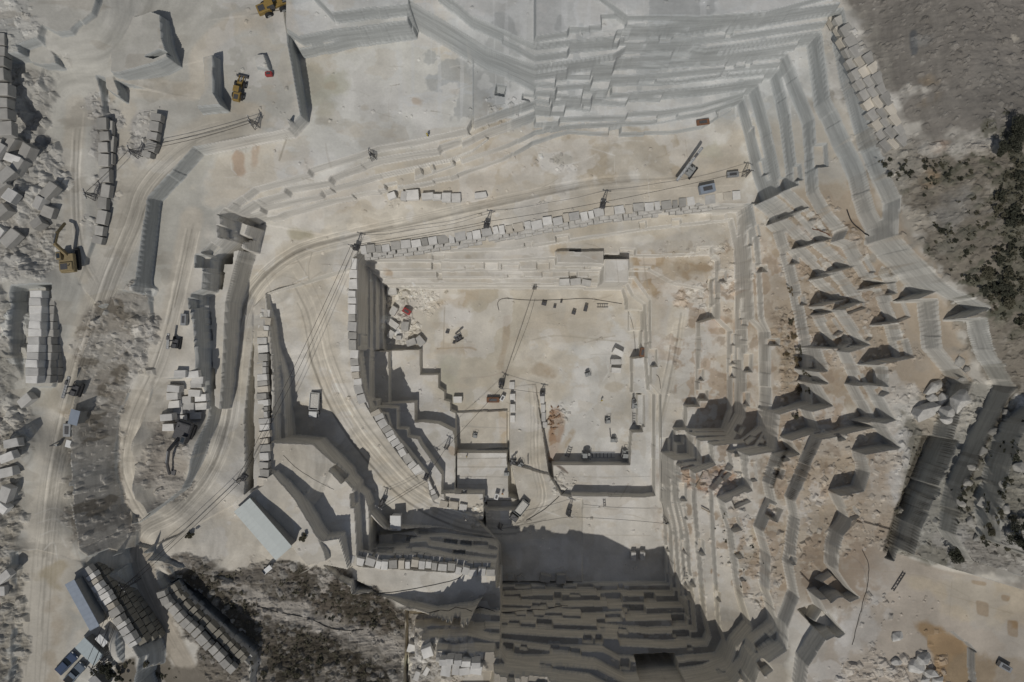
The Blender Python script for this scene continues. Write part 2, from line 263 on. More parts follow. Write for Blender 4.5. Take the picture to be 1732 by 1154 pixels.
# join the two sides along the pit rim
M = '480,-90,55 2600,-90,55 2600,1600,45 849,1600,45 847,1000,23 846,920,8 800,870,9 735,850,10.5 700,800,12.5 650,733,15.6 612,672,18.5 599,600,21.5 597,520,24.5 597,440,26.5 606,424,27.5 560,400,28 400,372,28.5 372,364,46 345,300,46 345,262,46 500,232,46 522,208,46 490,72,51'
q = pts(M); rr = raster(rough_line([P(*t) for t in q], .06, 2.5)); H = HW.copy()
sl, al = rr; H[sl] = HW[sl] + (HP[sl] - HW[sl]) * al
# ------------------------------------------------------------------ what each patch of ground is made of
K = CAM - H; PXg = (CX + GX * F / K).astype(np.float32); PYg = (CY - GY * F / K).astype(np.float32)
def pip(p):
    xs = [q[0] for q in p]; ys = [q[1] for q in p]
    bb = (PXg >= min(xs)) & (PXg <= max(xs)) & (PYg >= min(ys)) & (PYg <= max(ys))
    out = np.zeros((NY, NX), bool)
    ii = np.flatnonzero(bb.ravel())
    if len(ii) == 0: return out
    x = PXg.ravel()[ii]; y = PYg.ravel()[ii]; m = np.zeros(len(ii), bool); n = len(p)
    for i in range(n):
        (ax, ay), (bx, by) = p[i][:2], p[(i + 1) % n][:2]
        if ay == by: continue
        c = (ay > y) != (by > y); m ^= c & (x < ax + (y - ay) * (bx - ax) / (by - ay))
    out.ravel()[ii] = m
    return out
def blur(a, r):
    if r < 1: return a
    for ax in (0, 1):
        for _ in range(2):
            c = np.cumsum(np.pad(a, [(r + 1, r) if k == ax else (0, 0) for k in (0, 1)], mode='edge'), axis=ax, dtype=np.float64)
            n = a.shape[ax]
            a = ((c[2 * r + 1:2 * r + 1 + n] - c[:n]) if ax == 0 else (c[:, 2 * r + 1:2 * r + 1 + n] - c[:, :n])) / (2 * r + 1)
            a = a.astype(np.float32)
    return a
def window(p, m):
    x = [q[0] for q in p]; y = [q[1] for q in p]; w = np.argwhere(m)
    return w
N1 = fbm(3.0, 101, 4); N2 = fbm(9.0, 202, 5); N3 = fbm(1.1, 303, 3); NH = fbm(5, 404, 5, 3.2, .45); NV = fbm(5, 505, 5, .45, 3.2); ND = fbm(24, 606, 4)
def soft(p, feather=8, noise=.5, n=None):
    m = pip(p)
    w = np.argwhere(m)
    if len(w) == 0: return None
    r = max(0, int(feather * .75 * .5 / DX * .16 / .16 * .5)); pad = 3 * r + 4
    j0, i0 = np.maximum(w.min(0) - pad, 0); j1, i1 = np.minimum(w.max(0) + pad, (NY, NX)); sl = (slice(j0, j1), slice(i0, i1))
    b = blur(m[sl].astype(np.float32), r)
    nn = (N1 if n is None else n)[sl]
    return sl, np.clip((b + noise * nn * 1.2 - .5) / .35 + .5, 0, 1) * np.clip(b * 6, 0, 1)
COLR = np.zeros((NY, NX, 3), np.float32)
PAL = dict(dust=(.59, .55, .475), dust2=(.53, .495, .43), white=(.68, .665, .635), pale=(.615, .595, .55), beige=(.55, .505, .425), face=(.40, .42, .425), blue=(.37, .40, .43), tan=(.47, .40, .31), mud=(.44, .39, .30), olive=(.45, .44, .36), rubble=(.36, .345, .32), rubble2=(.27, .25, .225),
           soil=(.17, .14, .115), rust=(.38, .255, .17), brown=(.35, .275, .195), gravel=(.215, .2, .18), gravel2=(.25, .24, .225), scrub=(.10, .10, .075), darkveg=(.055, .06, .045), slab=(.27, .265, .25), pink=(.50, .43, .38))
def paint(s, c, op=1.0, feather=8, noise=.5, n=None):
    r = soft(pts(s), feather, noise, n)
    if r is None: return
    sl, a = r; a = (a * op)[..., None]; COLR[sl] += (np.array(PAL[c] if isinstance(c, str) else c, np.float32) - COLR[sl]) * a
def linedist(p):
    x0 = min(q[0] for q in p) - 30; x1 = max(q[0] for q in p) + 30; y0 = min(q[1] for q in p) - 30; y1 = max(q[1] for q in p) + 30
    ii = np.flatnonzero(((PXg > x0) & (PXg < x1) & (PYg > y0) & (PYg < y1)).ravel()); x = PXg.ravel()[ii]; y = PYg.ravel()[ii]; d = np.full(len(ii), 99.0, np.float32)
    for (ax, ay), (bx, by) in zip(p[:-1], p[1:]):
        l2 = (bx - ax) ** 2 + (by - ay) ** 2; t = np.clip(((x - ax) * (bx - ax) + (y - ay) * (by - ay)) / l2, 0, 1)
        np.minimum(d, np.hypot(x - ax - t * (bx - ax), y - ay - t * (by - ay)), out=d)
    return ii, d
def smooth_path(p, n=8):
    out = []
    for i in range(len(p) - 1):
        a = p[max(i - 1, 0)]; b = p[i]; c = p[i + 1]; d = p[min(i + 2, len(p) - 1)]
        for k in range(n):
            t = k / n; out.append(tuple(.5 * (2 * b[j] + (c[j] - a[j]) * t + (2 * a[j] - 5 * b[j] + 4 * c[j] - d[j]) * t * t + (3 * b[j] - a[j] - 3 * c[j] + d[j]) * t ** 3) for j in range(len(b))))
    out.append(tuple(p[-1])); return out
def stroke(s, w, c, op=1.0, noise=.4, edge=.5):
    p = smooth_path(pts(s)) if isinstance(s, str) else s
    ii, d = linedist(p)
    a = np.clip((w - d) / (w * edge) + noise * N1.ravel()[ii] * 1.5, 0, 1) * np.clip((w * 1.6 - d) / w * 2, 0, 1) * op
    C2 = COLR.reshape(-1, 3); C2[ii] += (np.array(PAL[c] if isinstance(c, str) else c, np.float32) - C2[ii]) * a[:, None]
gyy, gxx = np.gradient(H, DX); SL = np.hypot(gxx, gyy); STEEP = np.clip((SL - 1.2) / 1.5, 0, 1)
# bare marble treads, mottled with dust, grey saw-cut faces
mix = np.clip(.5 + ND * .9 + N2 * .5, 0, 1)[..., None]
COLR[:] = np.array(PAL['pale']) * mix + np.array(PAL['beige']) * (1 - mix)
A = lambda k: np.array(PAL[k], np.float32)
wpix = np.clip((PXg - 600) / 500, 0, 1)[..., None]
# big regions
paint('-400,-300 500,-300 520,200 480,330 400,400 200,560 120,1300 -400,1300', (.47, .46, .42), 1, 30, .5)
paint('640,-300 1450,-300 1400,200 1290,170 1180,215 960,222 820,205 780,110', (.53, .545, .545), .9, 12, .4)
paint('480,-300 700,-300 700,60 500,80', (.52, .535, .53), .9, 8, .3)
paint('345,270 500,225 525,205 500,85 700,55 800,150 800,220 560,300 420,330 372,362 340,340', (.61, .605, .57), 1, 12, .3)
paint('510,100 560,100 575,190 510,205', 'olive', .7, 10, .6); paint('540,120 590,125 600,160 540,150', 'olive', .6, 10, .6)
paint('345,275 480,240 500,300 440,345 380,360 340,340', 'dust', .9, 14, .5)
paint('1262,180 1700,180 1700,700 1370,690 1340,450', (.45, .43, .39), 1, 14, .4)
paint('1080,440 1262,330 1345,450 1372,690 1110,690 1100,520', (.53, .475, .40), .9, 16, .6)
paint('1110,690 1372,690 1450,900 1300,1160 1130,1000', (.54, .51, .46), 1, 10, .5)
paint('1290,690 1530,690 1530,940 1430,1000 1300,1000', (.43, .39, .335), 1, 12, .5)
paint('848,985 1130,985 1340,1080 1300,1400 690,1400 690,1030', (.34, .315, .275), 1, 8, .4)  # south treads darkened, part of their shade is in this colour
paint('640,485 1065,490 1065,786 930,786 925,700 860,700 858,830 770,830 770,700 660,590', 'dust', .95, 8, .4)
paint('970,560 1068,520 1068,786 940,786 960,640', (.60, .595, .57), .9, 22, .6)
paint('700,640 770,700 770,830 700,800 640,700', (.58, .57, .55), .9, 10, .3)
paint('772,765 860,765 862,850 772,832', (.62, .605, .575), .9, 6, .4)
paint('935,786 1110,786 1128,985 850,990 850,905 965,845', (.585, .565, .525), 1, 8, .4)
paint('1070,600 1130,600 1128,840 1064,790', (.585, .585, .57), .9, 6, .4)
paint('1110,520 1200,490 1195,690 1120,760', (.53, .505, .46), .9, 12, .5)
# north wall of the pit: weathered, streaked
paint('606,425 1110,410 1260,345 1265,420 1110,440 1060,486 652,486', (.50, .475, .43), 1, 5, .4); 
paint('640,425 930,400 1010,440 930,480 660,480', (.52, .50, .46), .6, 12, .8, NH)
# roads
for s, w, c in (('1250,285 1100,290 1000,300 850,325 700,362 600,392 500,430 430,480 400,560 392,640 385,720 360,790 300,860 240,900', 28, 'dust'), ('520,430 530,540 550,620 590,710 640,780 700,835 780,872 870,890 960,875', 34, 'dust'),
                ('250,880 215,800 225,710 265,620 290,540 310,450 325,370', 24, 'dust2'), ('60,1200 70,1000 80,900 90,800 115,680 150,560 180,470 220,370 260,300 330,235 420,200', 34, (.485, .455, .395)), ('130,180 122,300 130,420 160,480', 22, (.485, .455, .395)), ('215,190 215,330', 24, (.485, .455, .395)),
                ('180,150 260,150 330,150 340,90 400,40 480,20', 20, 'dust2'), ('235,930 270,1040 330,1160', 22, (.42, .38, .32)), ('905,650 905,740 905,800 910,850 880,885', 20, 'dust'), ('1150,520 1130,620 1110,700', 18, 'dust')):
    stroke(s, w, c, 1, .25, .35)
paint('30,1300 28,1000 42,850 75,700 100,600 150,520 200,480 122,620 114,700 112,800 126,930 108,1300', (.50, .47, .41), 1, 10, .4)
# north road apron, muddy wash and wet patches
paint('650,325 860,275 900,240 1190,216 1256,200 1262,330 1100,340 900,365', (.50, .455, .385), .85, 10, .5)
for s in ('820,245 900,262 960,250 1020,262 1090,290 1000,310 900,300 840,285', '1010,230 1100,235 1180,250 1150,300 1060,270', '880,215 960,225 1000,212 1080,205 1085,225 960,240 890,235', '815,160 845,155 840,195 870,215 850,230 815,205'): paint(s, (.41, .36, .285), .85, 9, .9)
for s in ('905,255 960,262 955,300 910,295', '1040,250 1090,262 1080,300 1030,290', '850,265 880,262 885,290 850,292', '960,290 1010,300 1000,318 950,312', '1000,215 1050,218 1060,240 1005,235'): paint(s, (.62, .60, .56), .8, 8, 1.0)
paint('1130,215 1190,213 1240,190 1240,240 1180,235', (.6, .59, .56), .7, 8, .5); paint('1185,240 1215,240 1215,275 1190,280', 'olive', .5, 10, .5)
paint('480,385 535,385 530,405 490,408', (.40, .37, .28), .8, 6, .4); paint('500,350 600,330 620,345 520,370', (.47, .40, .31), .6, 10, .7)
paint('395,250 410,240 412,290 400,300', 'rust', .6, 4, .6); paint('425,245 438,240 435,280 428,290', 'rust', .45, 4, .6); paint('510,270 530,265 528,330 515,320', 'tan', .5, 6, .7)
# pit floor stains
paint('748,490 850,490 850,515 790,535 748,520', 'mud', .6, 6, .5); paint('775,490 810,490 810,508 785,515', 'tan', .6, 3, .3); paint('740,505 790,500 790,525 740,530', 'tan', .6, 5, .6)
paint('770,515 880,500 900,560 870,640 760,700 745,640 790,580', (.49, .455, .38), .8, 14, .6); paint('742,600 775,600 775,680 760,690 745,660', 'olive', .7, 8, .3)
paint('740,515 790,520 800,545 745,550', 'white', .8, 8, .5); stroke('858,540 855,580 846,620', 7, 'brown', .55, .7); paint('740,580 800,580 800,598 735,600', 'tan', .55, 5, .6)
paint('905,615 940,620 940,640 905,640', 'brown', .7, 7, .5); paint('880,525 1000,540 1060,560 1000,580 900,580', (.53, .49, .42), .6, 12, .5)
paint('928,700 945,690 955,720 948,740 950,770 935,786 928,785', 'rust', .95, 5, .4); paint('945,760 965,728 975,722 970,740 945,780 935,786', (.42, .33, .22), .9, 4, .4); paint('842,690 860,700 858,760 845,750', (.50, .40, .27), .6, 4, .5)
paint('1072,435 1190,440 1205,480 1140,460 1115,500 1085,500', (.42, .36, .28), .85, 8, .7); paint('1025,440 1062,440 1062,480 1025,480', 'white', .9, 2, .1); paint('1070,470 1090,470 1090,500 1072,500', 'white', .5, 5, .5)
for s in ('1072,435 1125,432 1122,450 1075,452', '1072,455 1082,455 1082,485 1072,485', '1088,460 1098,460 1098,488 1088,488', '1100,465 1120,470 1110,510 1104,505', '1128,440 1205,448 1205,460 1150,458 1180,470 1160,478'): paint(s, (.37, .29, .20), .8, 4, .5)
paint('930,405 960,405 965,440 935,425', (.43, .36, .26), .7, 5, .6)
# east side: vegetated ledge, rust, debris on the treads
for s, c, o in (('1305,520 1345,515 1365,600 1375,690 1330,690 1308,600', 'brown', .85), ('1325,500 1355,500 1350,545 1325,545', 'scrub', .7), ('1322,560 1350,540 1365,640 1345,680 1325,640', 'scrub', .6), ('1300,380 1330,380 1345,420 1320,440 1345,520 1310,480', (.42, .35, .25), .8),
                ('1195,530 1290,535 1300,560 1200,560', 'rust', .75), ('1310,690 1360,690 1365,720 1310,715', 'brown', .7), ('1140,790 1230,780 1250,800 1230,840 1150,830', 'rust', .8), ('1180,800 1240,790 1225,835 1170,840', (.30, .17, .11), .7),
                ('1318,800 1345,780 1350,850 1310,850', 'rust', .8), ('1345,790 1420,760 1440,800 1400,840 1360,840', (.42, .34, .25), .8), ('1400,850 1440,830 1470,880 1420,930 1395,900', 'tan', .8), ('1440,800 1480,790 1500,830 1460,850', 'brown', .7),
                ('1220,850 1255,860 1265,960 1240,930', 'brown', .7), ('1270,880 1300,880 1300,960 1275,950', (.40, .35, .27), .8), ('1330,300 1350,300 1400,390 1380,400', (.43, .37, .30), .6), ('1370,480 1420,480 1470,600 1440,610', (.42, .36, .28), .7), ('1370,395 1440,390 1450,405 1380,410', 'brown', .7),
                ('1440,460 1500,470 1520,560 1490,600 1450,560', (.38, .34, .28), .7), ('1480,520 1530,560 1560,650 1500,650', (.52, .51, .49), .7), ('1590,560 1640,560 1640,640 1600,640', (.40, .38, .34), .7)): paint(s, c, o, 6, .8)
paint('1500,640 1640,640 1760,700 1760,960 1600,960 1500,930 1530,780', (.235, .225, .195), 1, 5, .3); paint('1470,740 1545,720 1515,860 1470,840', (.5, .49, .47), .9, 5, .4)
paint('1530,690 1590,640 1640,650 1640,720 1560,740', (.42, .38, .32), .9, 5, .6)
# north-east: gravel spoil, block apron, scrub hillside
paint('1440,-300 2400,-300 2400,260 1620,265 1530,262 1480,140 1450,40', 'gravel', 1, 26, .7); paint('1395,30 1440,15 1480,140 1530,260 1500,280 1420,170 1390,80', (.42, .41, .385), .9, 5, .5)
paint('1540,50 1550,50 1552,95 1540,95', (.12, .125, .13), .9, 2, .3); paint('1552,55 1575,60 1575,80 1552,80', (.3, .3, .29), .8, 5, .6); paint('1545,130 1580,130 1580,165 1550,170', (.26, .2, .13), .8, 7, .6); paint('1600,140 2400,100 2400,240 1640,250', (.175, .165, .15), .7, 20, .7); paint('1560,250 1600,230 1620,250 1580,270', (.3, .2, .14), .6, 6, .7)
paint('1480,262 1640,260 1720,225 2400,200 2400,1000 1660,640 1600,500 1520,350', (.20, .18, .15), 1, 10, .6); paint('1600,300 1680,290 1640,400 1560,400', (.27, .26, .24), .8, 14, .6); paint('1560,290 1600,295 1590,320 1560,312', (.3, .22, .14), .7, 7, .6)
for s in ('1660,250 1700,205 2400,190 2400,265 1690,265', '1480,280 1640,270 1640,300 1520,300', '1660,290 2400,270 2400,560 1690,540 1650,470 1700,420', '1600,480 1690,470 1700,560 1620,520', '1560,400 1640,380 1660,420 1580,450'): paint(s, 'scrub', .75, 14, .9, N3)
paint('1440,355 1530,350 1580,370 1540,410 1470,400', (.37, .34, .29), .9, 6, .5)
# south-east plateau
paint('1425,905 1443,915 1530,940 1600,966 2400,1100 2400,1500 1330,1500 1366,1125 1443,1006', (.43, .385, .33), 1, 3, .2); paint('1470,960 1600,980 2400,1060 2400,1110 1620,1050 1560,990', (.47, .41, .32), .8, 8, .5)
paint('1450,930 1520,940 1500,1000 1460,1050 1430,1060', (.40, .375, .34), .7, 14, .6); paint('1440,1030 1490,1000 1480,1080 1440,1120 1400,1100', (.52, .51, .49), .5, 10, .9); paint('1545,1050 1590,1060 1640,1090 1640,1170 1590,1170 1570,1090', (.33, .235, .14), .95, 5, .4); paint('1600,1110 2400,1120 2400,1400 1600,1400', (.30, .235, .16), .85, 8, .6)
for s in ('1650,1015 1672,1020 1672,1045 1652,1040', '1703,1048 1722,1050 1722,1080 1704,1075', '1692,1005 1708,1008 1706,1018 1694,1016', '1640,980 1670,985 1668,992 1645,988'): paint(s, (.30, .21, .12), .9, 2, .2)
paint('1560,900 1700,860 2400,1000 2400,1060 1640,970', (.36, .35, .33), .8, 8, .6); paint('1520,950 1590,940 1620,960 1560,960', 'scrub', .5, 6, .7); paint('1600,820 1732,760 2400,800 2400,960 1640,900', (.2, .19, .16), .7, 12, .8); paint('1600,830 1680,840 1700,900 1640,900', 'scrub', .6, 12, .9)
# west: dumps of broken stone, soil
for s, c in (('118,560 200,500 240,470 250,520 215,640 200,720 205,800 215,870 225,905 180,935 130,930 118,830 115,720 140,640', (.30, .275, .24)), ('245,470 262,560 240,620 215,650 230,540', (.36, .34, .31)), ('240,720 290,700 340,830 300,850 262,850 240,800', (.345, .315, .275)), ('20,110 75,110 90,250 110,330 90,450 40,480 -20,480 -20,60', (.33, .32, .295)),
             ('-300,440 40,480 45,560 20,640 0,700 -300,700', (.3, .29, .26)), ('-300,700 45,690 30,900 40,1160 -300,1160', (.31, .29, .25)), ('140,160 205,160 200,260 165,420 150,410 165,300', (.37, .36, .34)), ('225,180 275,180 245,290 225,280', (.37, .36, .34)),
             ('300,930 390,960 480,950 560,965 690,1020 700,1060 690,1400 420,1400 340,1120 270,990', (.165, .15, .13)), ('265,975 440,1060 440,1130 400,1130', (.13, .115, .095)), ('480,950 560,970 660,1010 690,1040 690,1100 560,1060 500,1010', (.13, .112, .092)), ('420,1070 560,1080 640,1160 640,1300 400,1300', (.15, .132, .108)), ('560,1090 700,1060 740,1160 600,1200', (.26, .24, .21)),
             ('230,1110 420,1140 420,1400 200,1400 190,1120', (.2, .18, .15)), ('-100,-100 60,-100 60,90 20,130 -100,110', (.38, .38, .36))): paint(s, c, 1, 8, .6)
for s, cc in (('300,945 390,985 470,1015 560,1040 640,1070 690,1100 680,1120 600,1085 500,1050 420,1030 330,985', (.37, .345, .31)), ('500,960 560,975 565,1000 520,1010', (.42, .39, .35)), ('690,1090 760,1095 740,1150 690,1150', (.36, .345, .32)), ('420,1110 560,1130 600,1200 400,1200', (.24, .22, .19))): paint(s, cc, .9, 6, .7)
for s in ('480,960 530,960 560,1000 520,1010', '540,990 640,1020 680,1050 600,1040', '320,955 390,985 440,1040 420,1050 350,990', '430,1040 520,1070 620,1110 640,1150 540,1120', '560,985 640,1010 690,1040 690,1060 600,1040 540,1010', '440,1090 520,1100 560,1150 460,1160', '590,1110 660,1130 670,1170 600,1170'): paint(s, (.075, .065, .05), .85, 7, .9, N3)
# grey faces on the steep cuts (warmed in the middle in place of bounced light, cool in the north and west)
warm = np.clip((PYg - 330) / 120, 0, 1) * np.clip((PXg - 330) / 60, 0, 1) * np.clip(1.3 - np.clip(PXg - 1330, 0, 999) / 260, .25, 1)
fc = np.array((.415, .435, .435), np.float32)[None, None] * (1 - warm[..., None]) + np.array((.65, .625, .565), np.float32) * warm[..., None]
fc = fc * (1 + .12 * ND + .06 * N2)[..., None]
dark = np.clip((PYg - 640) / 100, 0, 1) * np.clip((PXg - 1290) / 100, 0, 1); eb = np.clip((PXg - 1290) / 30, 0, 1) * np.clip((720 - PYg) / 40, 0, 1) * np.clip((PYg - 280) / 60, 0, 1); fc = fc + (np.array((.56, .56, .53), np.float32) - fc) * (eb * .85)[..., None]; sb = np.clip((PYg - 985) / 10, 0, 1) * np.clip((1330 - PXg) / 60, 0, 1) * np.clip((PXg - 600) / 40, 0, 1); fc = fc + (np.array((.66, .605, .50), np.float32) - fc) * sb[..., None]  # south risers painted paler to carry the light bounced from the pit
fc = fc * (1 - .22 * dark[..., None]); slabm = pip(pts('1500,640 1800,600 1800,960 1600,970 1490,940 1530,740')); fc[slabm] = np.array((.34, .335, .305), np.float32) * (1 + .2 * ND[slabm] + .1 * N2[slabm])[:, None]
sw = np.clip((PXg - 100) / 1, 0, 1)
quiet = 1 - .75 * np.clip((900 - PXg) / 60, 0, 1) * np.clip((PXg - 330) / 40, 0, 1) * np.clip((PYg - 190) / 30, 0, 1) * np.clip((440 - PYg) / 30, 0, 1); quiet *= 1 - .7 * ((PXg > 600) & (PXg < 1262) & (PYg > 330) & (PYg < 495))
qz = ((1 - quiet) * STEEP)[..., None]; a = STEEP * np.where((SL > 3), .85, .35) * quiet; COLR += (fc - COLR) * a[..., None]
COLR += (np.array((.67, .655, .62), np.float32) - COLR) * qz * .8  # sun-facing shelf and pit wall faces lightened in place of bounced light
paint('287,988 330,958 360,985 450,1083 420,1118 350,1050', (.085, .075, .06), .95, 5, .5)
# rain streaks and drill lines, chalk dust along the ledges
COLR *= (1 + .07 * N1 + .05 * N3 + .07 * N2)[..., None]
COLR *= (1 + .05 * np.where(PYg < 500, NH, NV))[..., None]
# debris-brown treads on the eastern benches
paint('1300,330 1420,300 1480,300 1600,480 1650,640 1530,680 1400,700 1340,690 1310,480', (.375, .315, .245), .9, 8, .5)
paint('1410,20 1450,30 1490,140 1545,262 1530,345 1612,485 1680,640 1760,700 1740,730 1660,650 1590,500 1500,380 1500,280 1440,160', (.27, .255, .225), .8, 10, .8); paint('1600,930 1660,900 1800,950 1800,1010 1640,968', (.27, .255, .23), .85, 8, .7)
paint('1290,700 1420,690 1520,760 1500,930 1400,960 1300,1000', (.43, .37, .295), .6, 8, .9)
for s_, cc, o_ in (('1340,380 1440,360 1460,400 1380,410', (.30, .24, .18), .8), ('1420,480 1480,500 1500,560 1450,560', (.30, .25, .2), .7), ('1500,500 1560,560 1600,640 1560,640', (.36, .32, .27), .7), ('1400,560 1450,580 1490,700 1440,690', (.50, .47, .42), .7), ('1480,620 1560,640 1560,700 1500,740', (.56, .545, .51), .7)): paint(s_, cc, o_, 6, .9)
# slurry films, rust seeps and weathered patches with edges of their own
W1 = fbm(7, 901, 5); W2 = fbm(4, 902, 5, 1.6, .8); W3 = fbm(2.2, 903, 4); W4 = fbm(11, 904, 5)
flatm = (SL < 1.2).astype(np.float32)
def film(n, th, sft, c, op, m): 
    a_ = (np.clip((n - th) / sft, 0, 1) * op * m)[..., None]; COLR[:] = COLR + (np.array(c, np.float32) - COLR) * a_
spoil = 1 - np.clip((700 - PXg) / 30, 0, 1) * np.clip((PYg - 945) / 20, 0, 1); hillm = 1 - np.clip((PXg - 1470) / 60, 0, 1) * np.clip((920 - PYg) / 40, 0, 1)
inner = spoil * np.clip((PXg - 330) / 60, 0, 1) * np.clip((1480 - PXg) / 60, 0, 1)
film(W1, .12, .05, (.66, .65, .63), .40, flatm * inner); film(-W1, .22, .05, (.47, .43, .36), .35, flatm * inner); film(W2, .25, .06, (.50, .44, .35), .28, flatm * inner); film(W4, .2, .08, (.44, .43, .40), .3, flatm * spoil * hillm)
east = np.clip((PXg - 1090) / 60, 0, 1) * np.clip((1520 - PXg) / 60, 0, 1) * np.clip((PYg - 380) / 60, 0, 1) * np.clip((1060 - PYg) / 60, 0, 1)
film(W1 * .6 + W3 * .5, .14, .10, (.37, .275, .19), .6, east); film(-W2, .22, .08, (.64, .625, .59), .4, east * flatm * np.clip((1330 - PXg) / 120, .25, 1)); film(W3, .3, .1, (.27, .22, .17), .45, east * flatm); film(W4 + .4 * N3, .02, .12, (.35, .285, .215), .55, east * flatm * np.clip((PXg - 1240) / 80, 0, 1)); film(-W1 + .3 * N3, .25, .1, (.25, .19, .14), .5, east * np.clip((PXg - 1240) / 80, 0, 1))
north = np.clip((PXg - 640) / 60, 0, 1) * np.clip((1400 - PXg) / 60, 0, 1) * np.clip((215 - PYg) / 20, 0, 1)
film(W2, .1, .06, (.60, .61, .61), .6, north); film(-W1, .2, .06, (.33, .36, .38), .5, north); film(vnoise(2.2, 950, .35, 6), .45, .1, (.62, .63, .63), .4, north)
sw_ = spoil * np.clip((330 - PXg) / 60, 0, 1); film(W1, .1, .08, (.56, .545, .505), .45, sw_ * flatm); film(-W2, .2, .1, (.36, .335, .29), .5, sw_ * flatm)
bank_ = blur(pip(pts('122,560 200,500 240,480 245,530 215,640 198,720 204,800 215,870 222,905 180,932 135,928 120,830 117,720 140,640')).astype(np.float32), 5)
film(W3 + .6 * W2, .05, .1, (.46, .435, .39), .75, bank_); film(-W3 + .4 * NH, .18, .1, (.17, .15, .12), .75, bank_)
# wheel tracks along the roads
def offset(p, d):
    out = []
    for i in range(len(p)):
        a = p[max(i - 1, 0)]; b = p[min(i + 1, len(p) - 1)]; L = math.hypot(b[0] - a[0], b[1] - a[1]) or 1
        out.append((p[i][0] - (b[1] - a[1]) / L * d, p[i][1] + (b[0] - a[0]) / L * d))
    return out
for s, wid, n in (('1240,300 1100,308 1000,315 850,345 700,378 600,400 500,430 430,490 402,570 394,650 385,720 355,800 300,865 240,900 232,960 275,1060 330,1160', 16, 26), ('480,440 525,520 545,610 585,700 640,775 700,835 780,875 870,885 960,855', 22, 26), ('870,890 915,850 905,780 905,700 900,650', 10, 10),
                  ('250,880 212,800 225,710 265,620 290,540 310,450 325,370', 13, 14), ('60,1200 72,1000 80,900 92,800 118,680 155,560 185,470 222,380 250,310 330,240 420,215', 22, 30), ('130,190 124,300 132,420 160,480', 12, 10), ('1150,530 1135,620 1112,720', 9, 8), ('330,380 310,470 290,560', 14, 8)):
    base = smooth_path(pts(s), 6)
    for k in range(n):
        d = random.uniform(-wid, wid); wob = [(x + random.uniform(-.7, .7), y + random.uniform(-.7, .7)) for x, y in offset(base, d)]
        i0 = random.randint(0, len(wob) // 3); i1 = random.randint(2 * len(wob) // 3, len(wob))
        f = random.choice((.78, .84, .88, 1.12, 1.16)); seg = wob[i0:i1]
        if len(seg) < 3: continue
        ii, dd = linedist(seg); q = np.clip((random.uniform(.9, 2.4) - dd) / 1.2 + .35 * N3.ravel()[ii], 0, 1)
        C2 = COLR.reshape(-1, 3); C2[ii] *= (1 + (f - 1) * q)[:, None]
for s, w_, cc, o_ in (('774,776 858,775', 1.2, (.36, .34, .30), .7), ('774,790 858,790', 1.2, (.36, .34, .30), .7), ('774,806 858,807', 1.2, (.36, .34, .30), .7), ('774,820 850,820', 1, (.4, .38, .34), .6), ('775,718 800,722 858,724', 1.5, (.42, .40, .36), .6), ('950,807 1100,806', 1.1, (.42, .41, .39), .6), ('985,858 1100,860', 1, (.42, .41, .38), .6), ('985,905 1100,906', 1.4, (.46, .43, .38), .6),
                      ('752,520 750,590', 1.6, (.42, .38, .31), .6), ('740,590 790,588 805,592', 2, (.38, .31, .23), .6), ('900,575 940,568 990,572 1050,578', 1.6, (.42, .39, .33), .6), ('1000,600 1060,598', 1, (.45, .43, .39), .5), ('780,640 830,636 860,625', 1.5, (.42, .36, .31), .5), ('960,470 1050,474', 1, (.44, .42, .38), .5), ('930,780 950,792 960,800', 3, (.12, .09, .07), .8),
                      ('870,560 900,545 960,552', 1.2, (.45, .42, .36), .5), ('1075,540 1074,590', 1, (.45, .43, .40), .5), ('1440,940 1460,960 1466,1000 1450,1060', 1, (.2, .18, .16), .6), ('1420,960 1560,975 1640,1010', 1.2, (.36, .32, .26), .5), ('1580,1000 1720,1040', 1.2, (.34, .29, .22), .5), ('1610,985 1606,1040', 1, (.36, .31, .24), .5),
                      ('120,900 140,960 150,930', 2, (.38, .35, .30), .4), ('60,870 95,860 118,880 120,900', 1.4, (.56, .54, .49), .6), ('64,885 95,878 116,900', 1.4, (.56, .54, .49), .6), ('70,905 95,898 112,925', 1.4, (.56, .54, .49), .6), ('75,930 92,920 100,980', 1.4, (.56, .54, .49), .6)): stroke(s, w_, cc, o_, .5, .7)
for s, cc in (('110,690 150,640 120,720 110,780', (.36, .31, .24)), ('60,960 110,950 105,1000 75,1000', (.36, .31, .22)), ('85,1000 100,1000 96,1154 80,1154', (.38, .33, .26)), ('60,660 100,640 95,690 60,700', (.38, .35, .29)), ('250,165 320,130 330,150 260,175', (.47, .43, .36)), ('170,160 240,165 240,180 170,180', (.40, .35, .28))): paint(s, cc, .7, 6, .6)
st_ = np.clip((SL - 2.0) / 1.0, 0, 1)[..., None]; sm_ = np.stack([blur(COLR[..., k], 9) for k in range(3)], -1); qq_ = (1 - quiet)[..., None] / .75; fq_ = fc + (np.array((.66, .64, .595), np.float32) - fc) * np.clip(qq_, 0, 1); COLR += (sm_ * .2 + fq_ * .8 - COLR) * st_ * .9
for s_, cc in (('1500,935 1520,860 1560,745 1602,760 1552,875 1538,938', (.37, .36, .32)), ('1602,760 1668,742 1628,830 1575,910 1545,935', (.30, .295, .27)), ('1600,640 1700,655 1668,745 1602,760', (.40, .39, .355))): paint(s_, cc, .7, 2, .3)
